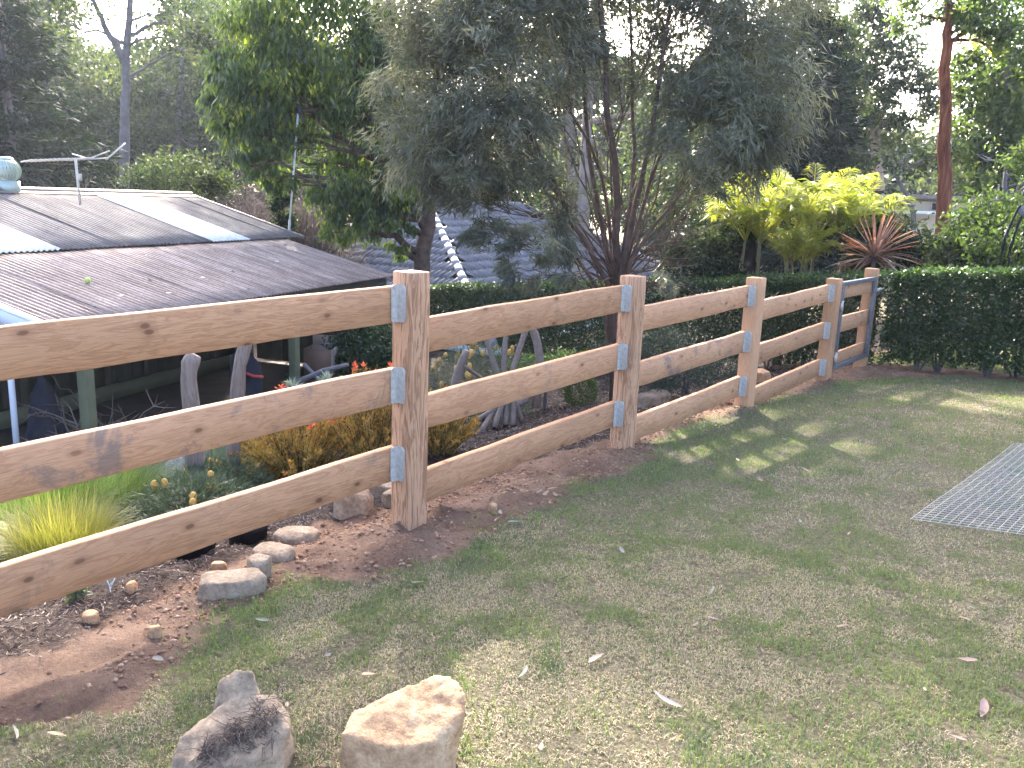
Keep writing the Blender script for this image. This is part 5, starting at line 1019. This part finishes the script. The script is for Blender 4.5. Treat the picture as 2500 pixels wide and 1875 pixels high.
def palm(px, py, d, nst, label, sc_=1., nf=9):
    p = at(px, py, d); z0 = float(G0(p[0], p[1])); root = empty('palm', (p[0], p[1], z0), label=label, cat='palm', group='golden cane palms beyond the hedge')
    for i in range(nst):
        ox, oy = rng.normal(0, .16, 2); H = p[2]-z0 + rng.uniform(-.3, .15); b = MB(); b.tube(curve((ox*.5, oy*.5, 0), (ox*1.5, oy*1.5, H), 0, 6, .03), np.linspace(.035, .02, 6), 7); b.build('stem', M_palmstem, root, True)
        for k in range(nf):
            o = obj('frond', FR[int(rng.integers(0, 4))], root, (ox*1.5, oy*1.5, H-.06*rng.random()), (0, rng.normal(0, .12), rng.random()*6.28+k*2.4)); s_ = sc_*rng.uniform(.8, 1.12); o.scale = (s_, s_, s_)
    b = MB()
    for i in range(60): a = rng.random()*6.28; q = rng.random()*.35; b.tube(curve((q*math.cos(a), q*math.sin(a), rng.uniform(.3, H*.75)), (q*1.8*math.cos(a), q*1.8*math.sin(a), rng.uniform(.0, H*.4)), 0, 4, .12), [.006, .005, .004, .002], 3, cap=False)
    b.build('dead_fronds', M_skirt, root)
palm(1840, 585, 15.0, 4, 'left golden cane palm with drooping sunlit fronds beside the black sail', 1.2, 9); palm(1975, 560, 15.2, 4, 'tallest golden cane palm, in the middle of the clump', 1.3, 9); palm(2065, 575, 15.5, 3, 'right golden cane palm arching over the red cordyline', 1.15, 9); palm(1915, 625, 14.6, 4, 'low golden cane palm in front of the taller two', 1.0, 8); palm(2205, 655, 14.6, 1, 'short lime green palm low behind the cordyline', .62, 6)
M_cord = leafmat('bronze_red_leaf', [(0, (.10, .06, .05)), (.3, (.22, .15, .12)), (.6, (.28, .13, .10)), (.8, (.38, .29, .23)), (1, (.36, .17, .12))], .45, .35, 1.2, tint=(1.2, .9, .7))
p = at(2135, 625, 14.2); z0 = float(G0(p[0], p[1])); cd = empty('cordyline', (p[0], p[1], z0), label='bronze red spiky cordyline above the hedge', cat='cordyline'); H = p[2]-z0; b = MB(); b.tube([(0, 0, 0), (0, 0, H)], [.04, .035], 8); b.build('trunk', M_bark_grey, cd, True)
def sword(L, W, droop, tone):
    t = np.linspace(0, 1, 6); w_ = W*np.array([.5, .9, 1, .85, .5, .02]); V = []
    for i in range(6): V += [(t[i]*L, -w_[i]/2, -droop*t[i]**2*L+.01), (t[i]*L, 0, -droop*t[i]**2*L), (t[i]*L, w_[i]/2, -droop*t[i]**2*L+.01)]
    return mesh('leaf', np.array(V), np.array([(i*3+j, (i+1)*3+j, (i+1)*3+j+1, i*3+j+1) for i in range(5) for j in (0, 1)]), M_cord, False, {'rnd': np.full(18, tone)})
SW = [sword(.68, .04, .05, .9), sword(.72, .043, .22, .8), sword(.66, .04, .4, .25), sword(.62, .04, .12, .6)]
for i in range(95):
    el = rng.uniform(-.35, 1.45); o = obj('leaf', SW[0 if el > .9 else int(rng.integers(1, 4))], cd, (0, 0, H+.12*rng.random()-.08), (0, -el, rng.random()*6.28))
# ------------------------------------------------------------------ shade sail, trampoline, far house
pts = np.array([at(1700, 625, 15.2), at(1760, 590, 15.6), at(1850, 580, 16.2), at(1850, 672, 14.6), at(1790, 690, 14.4)]); c = pts.mean(0); sl_ = mesh('shade_sail', pts-c, np.array([[0, 1, 2, 3, 4]]), M_sail); o = obj('shade_sail', sl_, None, c); m = o.modifiers.new('t', 'SOLIDIFY'); m.thickness = .01; tag(o, 'black shade sail sloping down left of the palms', 'shade sail')
tp = empty('trampoline', (*at(2470, 665, 13.5)[:2], -.35), label='trampoline frame with black curved poles at the right edge', cat='trampoline'); TB = np.array(tp.location)
for pts in ([(2438, 690, 13.4), (2443, 630, 13.4), (2455, 575, 13.4), (2485, 510, 13.4), (2493, 500, 13.4)], [(2459, 690, 13.7), (2466, 610, 13.7), (2478, 570, 13.7), (2502, 505, 13.7)], [(2481, 690, 14), (2488, 610, 14), (2500, 570, 14), (2530, 500, 14)], [(2520, 690, 14.4), (2530, 600, 14.4), (2560, 520, 14.4)]): 
    P = np.array([at(*q) for q in pts]); b = MB(); t = np.linspace(0, 1, len(P)); t2 = np.linspace(0, 1, 10); Q = np.column_stack([np.interp(t2, t, P[:, i]) for i in range(3)]); Q = np.vstack([[Q[0][0], Q[0][1], -.4], Q]); b.tube(Q-TB, .016, 8); ob = b.build('pole', M_black, tp, True); b = MB(); b.tube(Q[4:7]-TB, .024, 8); b.build('foam_sleeve', M_black, ob, True)
q = np.array([at(2487, 505, 13.4), at(2515, 500, 13.75), at(2520, 540, 13.75), at(2484, 522, 13.4)]); b = MB(); b.add(q-TB, [(0, 1, 2, 3)]); ob = b.build('top_net_panel', plain('grey_net', (.12, .12, .13), .8), tp); ob.modifiers.new('t', 'SOLIDIFY').thickness = .01
fh = empty('far_house', (*at(2240, 520, 40)[:2], -.7), CR, label='low white house with a grey roof glimpsed beside the red trunk', cat='house'); s40 = 40/FPX; zc = at(2240, 500, 40)[2]+.7
def fb(nm, c, s_, mt): q = MB(); q.box(c, s_); return q.build(nm, mt, fh)
fb('wall', (0, 1.5, zc/2+.1), (4.2, 3, zc+.1), M_wall); fb('roof', (0, 1.3, zc+.32), (5.0, 4.2, .16), M_roofB); fb('veranda_roof', (-.3, -1.2, zc-.32), (2.9, 1.6, .12), M_white)
for x_ in (-1.1, .9): w0 = fb('window', (x_, -.02, zc-.05), (.8, .06, .35), M_white); q = MB(); q.box((x_, -.06, zc-.05), (.7, .02, .27)); q.build('pane', M_black, w0)
# ------------------------------------------------------------------ fallen leaves on the lawn
M_lf = [plain('dry_leaf_grey', (.20, .185, .16), .75, 0, .15, 20, .1), plain('dry_leaf_pink', (.25, .165, .14), .75, 0, .15, 20, .1), plain('dry_leaf_tan', (.30, .22, .14), .75, 0, .15, 20, .1), plain('dry_leaf_green', (.13, .15, .115), .7, 0, .15, 20, .1)]
shapes = []
for mi in range(4):
    for (L, W, cu, be) in ((.11, .03, .12, .05), (.085, .03, .2, .03), (.13, .022, .08, .08)): V, F = leafshape(L, W, cu, 7, be); shapes.append((mi, mesh('fallen_leaf', V, F, M_lf[mi], True)))
def lawnpt(px, py):
    v = _F + _RR*(px-1250)/FPX - _UU*(py-937.5)/FPX; t = (-.175-.028*CAM[1]+.066*CAM[0]-CAM[2])/(v[2]+.028*v[1]-.066*v[0]); return CAM+v*t
NAMED = [((37, 1805), 0, .9, 'upright pale leaf at the bottom left corner of the lawn'), ((140, 1808), 2, .8, 'tan curled leaf right of the pale leaf at bottom left'), ((387, 1616), 0, 1., 'pale grey leaf where the soil meets the lawn'), ((640, 1520), 3, 1.1, 'broad bent grey green leaf left of the near post soil'), ((1020, 1430), 0, .9, 'lone grey leaf in front of the near post mound'),
         ((800, 1610), 0, .5, 'tiny white leaf scrap between the two boulders and fence'), ((900, 1660), 2, .9, 'tan leaf just behind the orange boulder'), ((1275, 1652), 3, .9, 'grey green leaf right of the orange boulder'), ((1455, 1620), 1, 1.1, 'folded brown leaf in the middle of the lawn'), ((1630, 1720), 0, 1.3, 'long grey leaf over a green tuft in the middle foreground'),
         ((1735, 1518), 1, .9, 'pinkish leaf standing on edge in the middle lawn'), ((1735, 1450), 3, .8, 'small grey leaf above the pinkish standing leaf'), ((1517, 1352), 0, .9, 'pale squarish leaf nearest the middle of the lawn'), ((1560, 1385), 1, .9, 'thin brown twig like leaf below the pale squarish one'), ((1345, 1368), 0, .9, 'grey leaf with a partner left of the pale squarish leaf'),
         ((2395, 1740), 1, 1.3, 'largest pink brown leaf at lower right'), ((2360, 1620), 1, .9, 'brown leaf above the largest lower right leaf'), ((2355, 1520), 2, .9, 'tan leaf at the right, well below the wire mesh'), ((2335, 1815), 1, .8, 'pink leaf near the bottom right corner'), ((1322, 1838), 1, .7, 'small oval pink leaf at the bottom edge'), ((2280, 1415), 2, .8, 'straw coloured leaf under the wire mesh panel'),
         ((2055, 1540), 1, .8, 'small leaf in the right middle lawn'), ((1855, 1178), 1, 1., 'brown leaf between the lit grass and green patch'), ((1965, 1152), 1, 1., 'pair leaf near the yellow lit strip'), ((1800, 1130), 0, .9, 'grey leaf just below the sunlit grass patch'), ((1930, 1010), 1, 1.1, 'brown leaf clump right of the third post'), ((2250, 1100), 0, .9, 'long grey leaf left of the wire mesh'), ((2100, 985), 3, 1., 'grey green leaf near the hedge end of the lawn'), ((2310, 942), 3, 1.2, 'broad green leaf against the hedge foot'), ((2405, 1005), 0, .9, 'pale leaf on the far right lawn')]
def drop_leaf(p, mi, s_, lab, grp):
    c_ = [q for q in shapes if q[0] == mi]; me_ = c_[int(rng.integers(0, len(c_)))][1]; o = obj('fallen_leaf', me_, None, (p[0], p[1], gz(p[0], p[1])+.022), (rng.normal(0, .25), rng.normal(0, .2), rng.random()*6.28)); o.scale = (s_*.75, s_*.8, s_*.75); return tag(o, lab, 'leaf', grp)
for (px, py), mi, s_, lab in NAMED: drop_leaf(lawnpt(px, py), mi, s_, lab, 'fallen leaves on the lawn')
k = 0
while k < 60:
    p = (rng.uniform(.2, 5), rng.uniform(-2.6, 8.8))
    if lawnmask(*p) < .9: continue
    drop_leaf(p, int(rng.integers(0, 4)), rng.uniform(.4, .75), 'small scrap of dry leaf lost in the lawn grass', 'tiny leaf scraps on the lawn'); k += 1
for (x, y), rz in (((.33, .42), .4), ((.30, .60), 1.2), ((.28, .5), 2.2), ((.42, .46), .1), ((.22, 1.05), 1.5), ((.20, 1.15), .8), ((.26, 1.1), 2.4), ((.2, 1.0), 2.9), ((.5, 7.9), .3)):
    o = drop_leaf((x, y), int(rng.integers(0, 4)), 1.0, 'curled gum leaf in the litter between the near post and second post', 'leaf litter on the soil')

# ------------------------------------------------------------------ haze, a thin volume added also for the sun's veiling glare
hm = bpy.data.materials.new('pale_haze'); hm.use_nodes = True; hn = hm.node_tree.nodes; hn.clear(); ho = hn.new('ShaderNodeOutputMaterial'); pv = hn.new('ShaderNodeVolumePrincipled')
pv.inputs['Color'].default_value = (.80, .87, 1.0, 1); pv.inputs['Density'].default_value = .0006; pv.inputs['Anisotropy'].default_value = .25; hm.node_tree.links.new(pv.outputs[0], ho.inputs['Volume'])
b = MB(); b.box((-20, 20, 6.5), (260, 260, 19)); tag(b.build('haze', hm), kind='stuff')
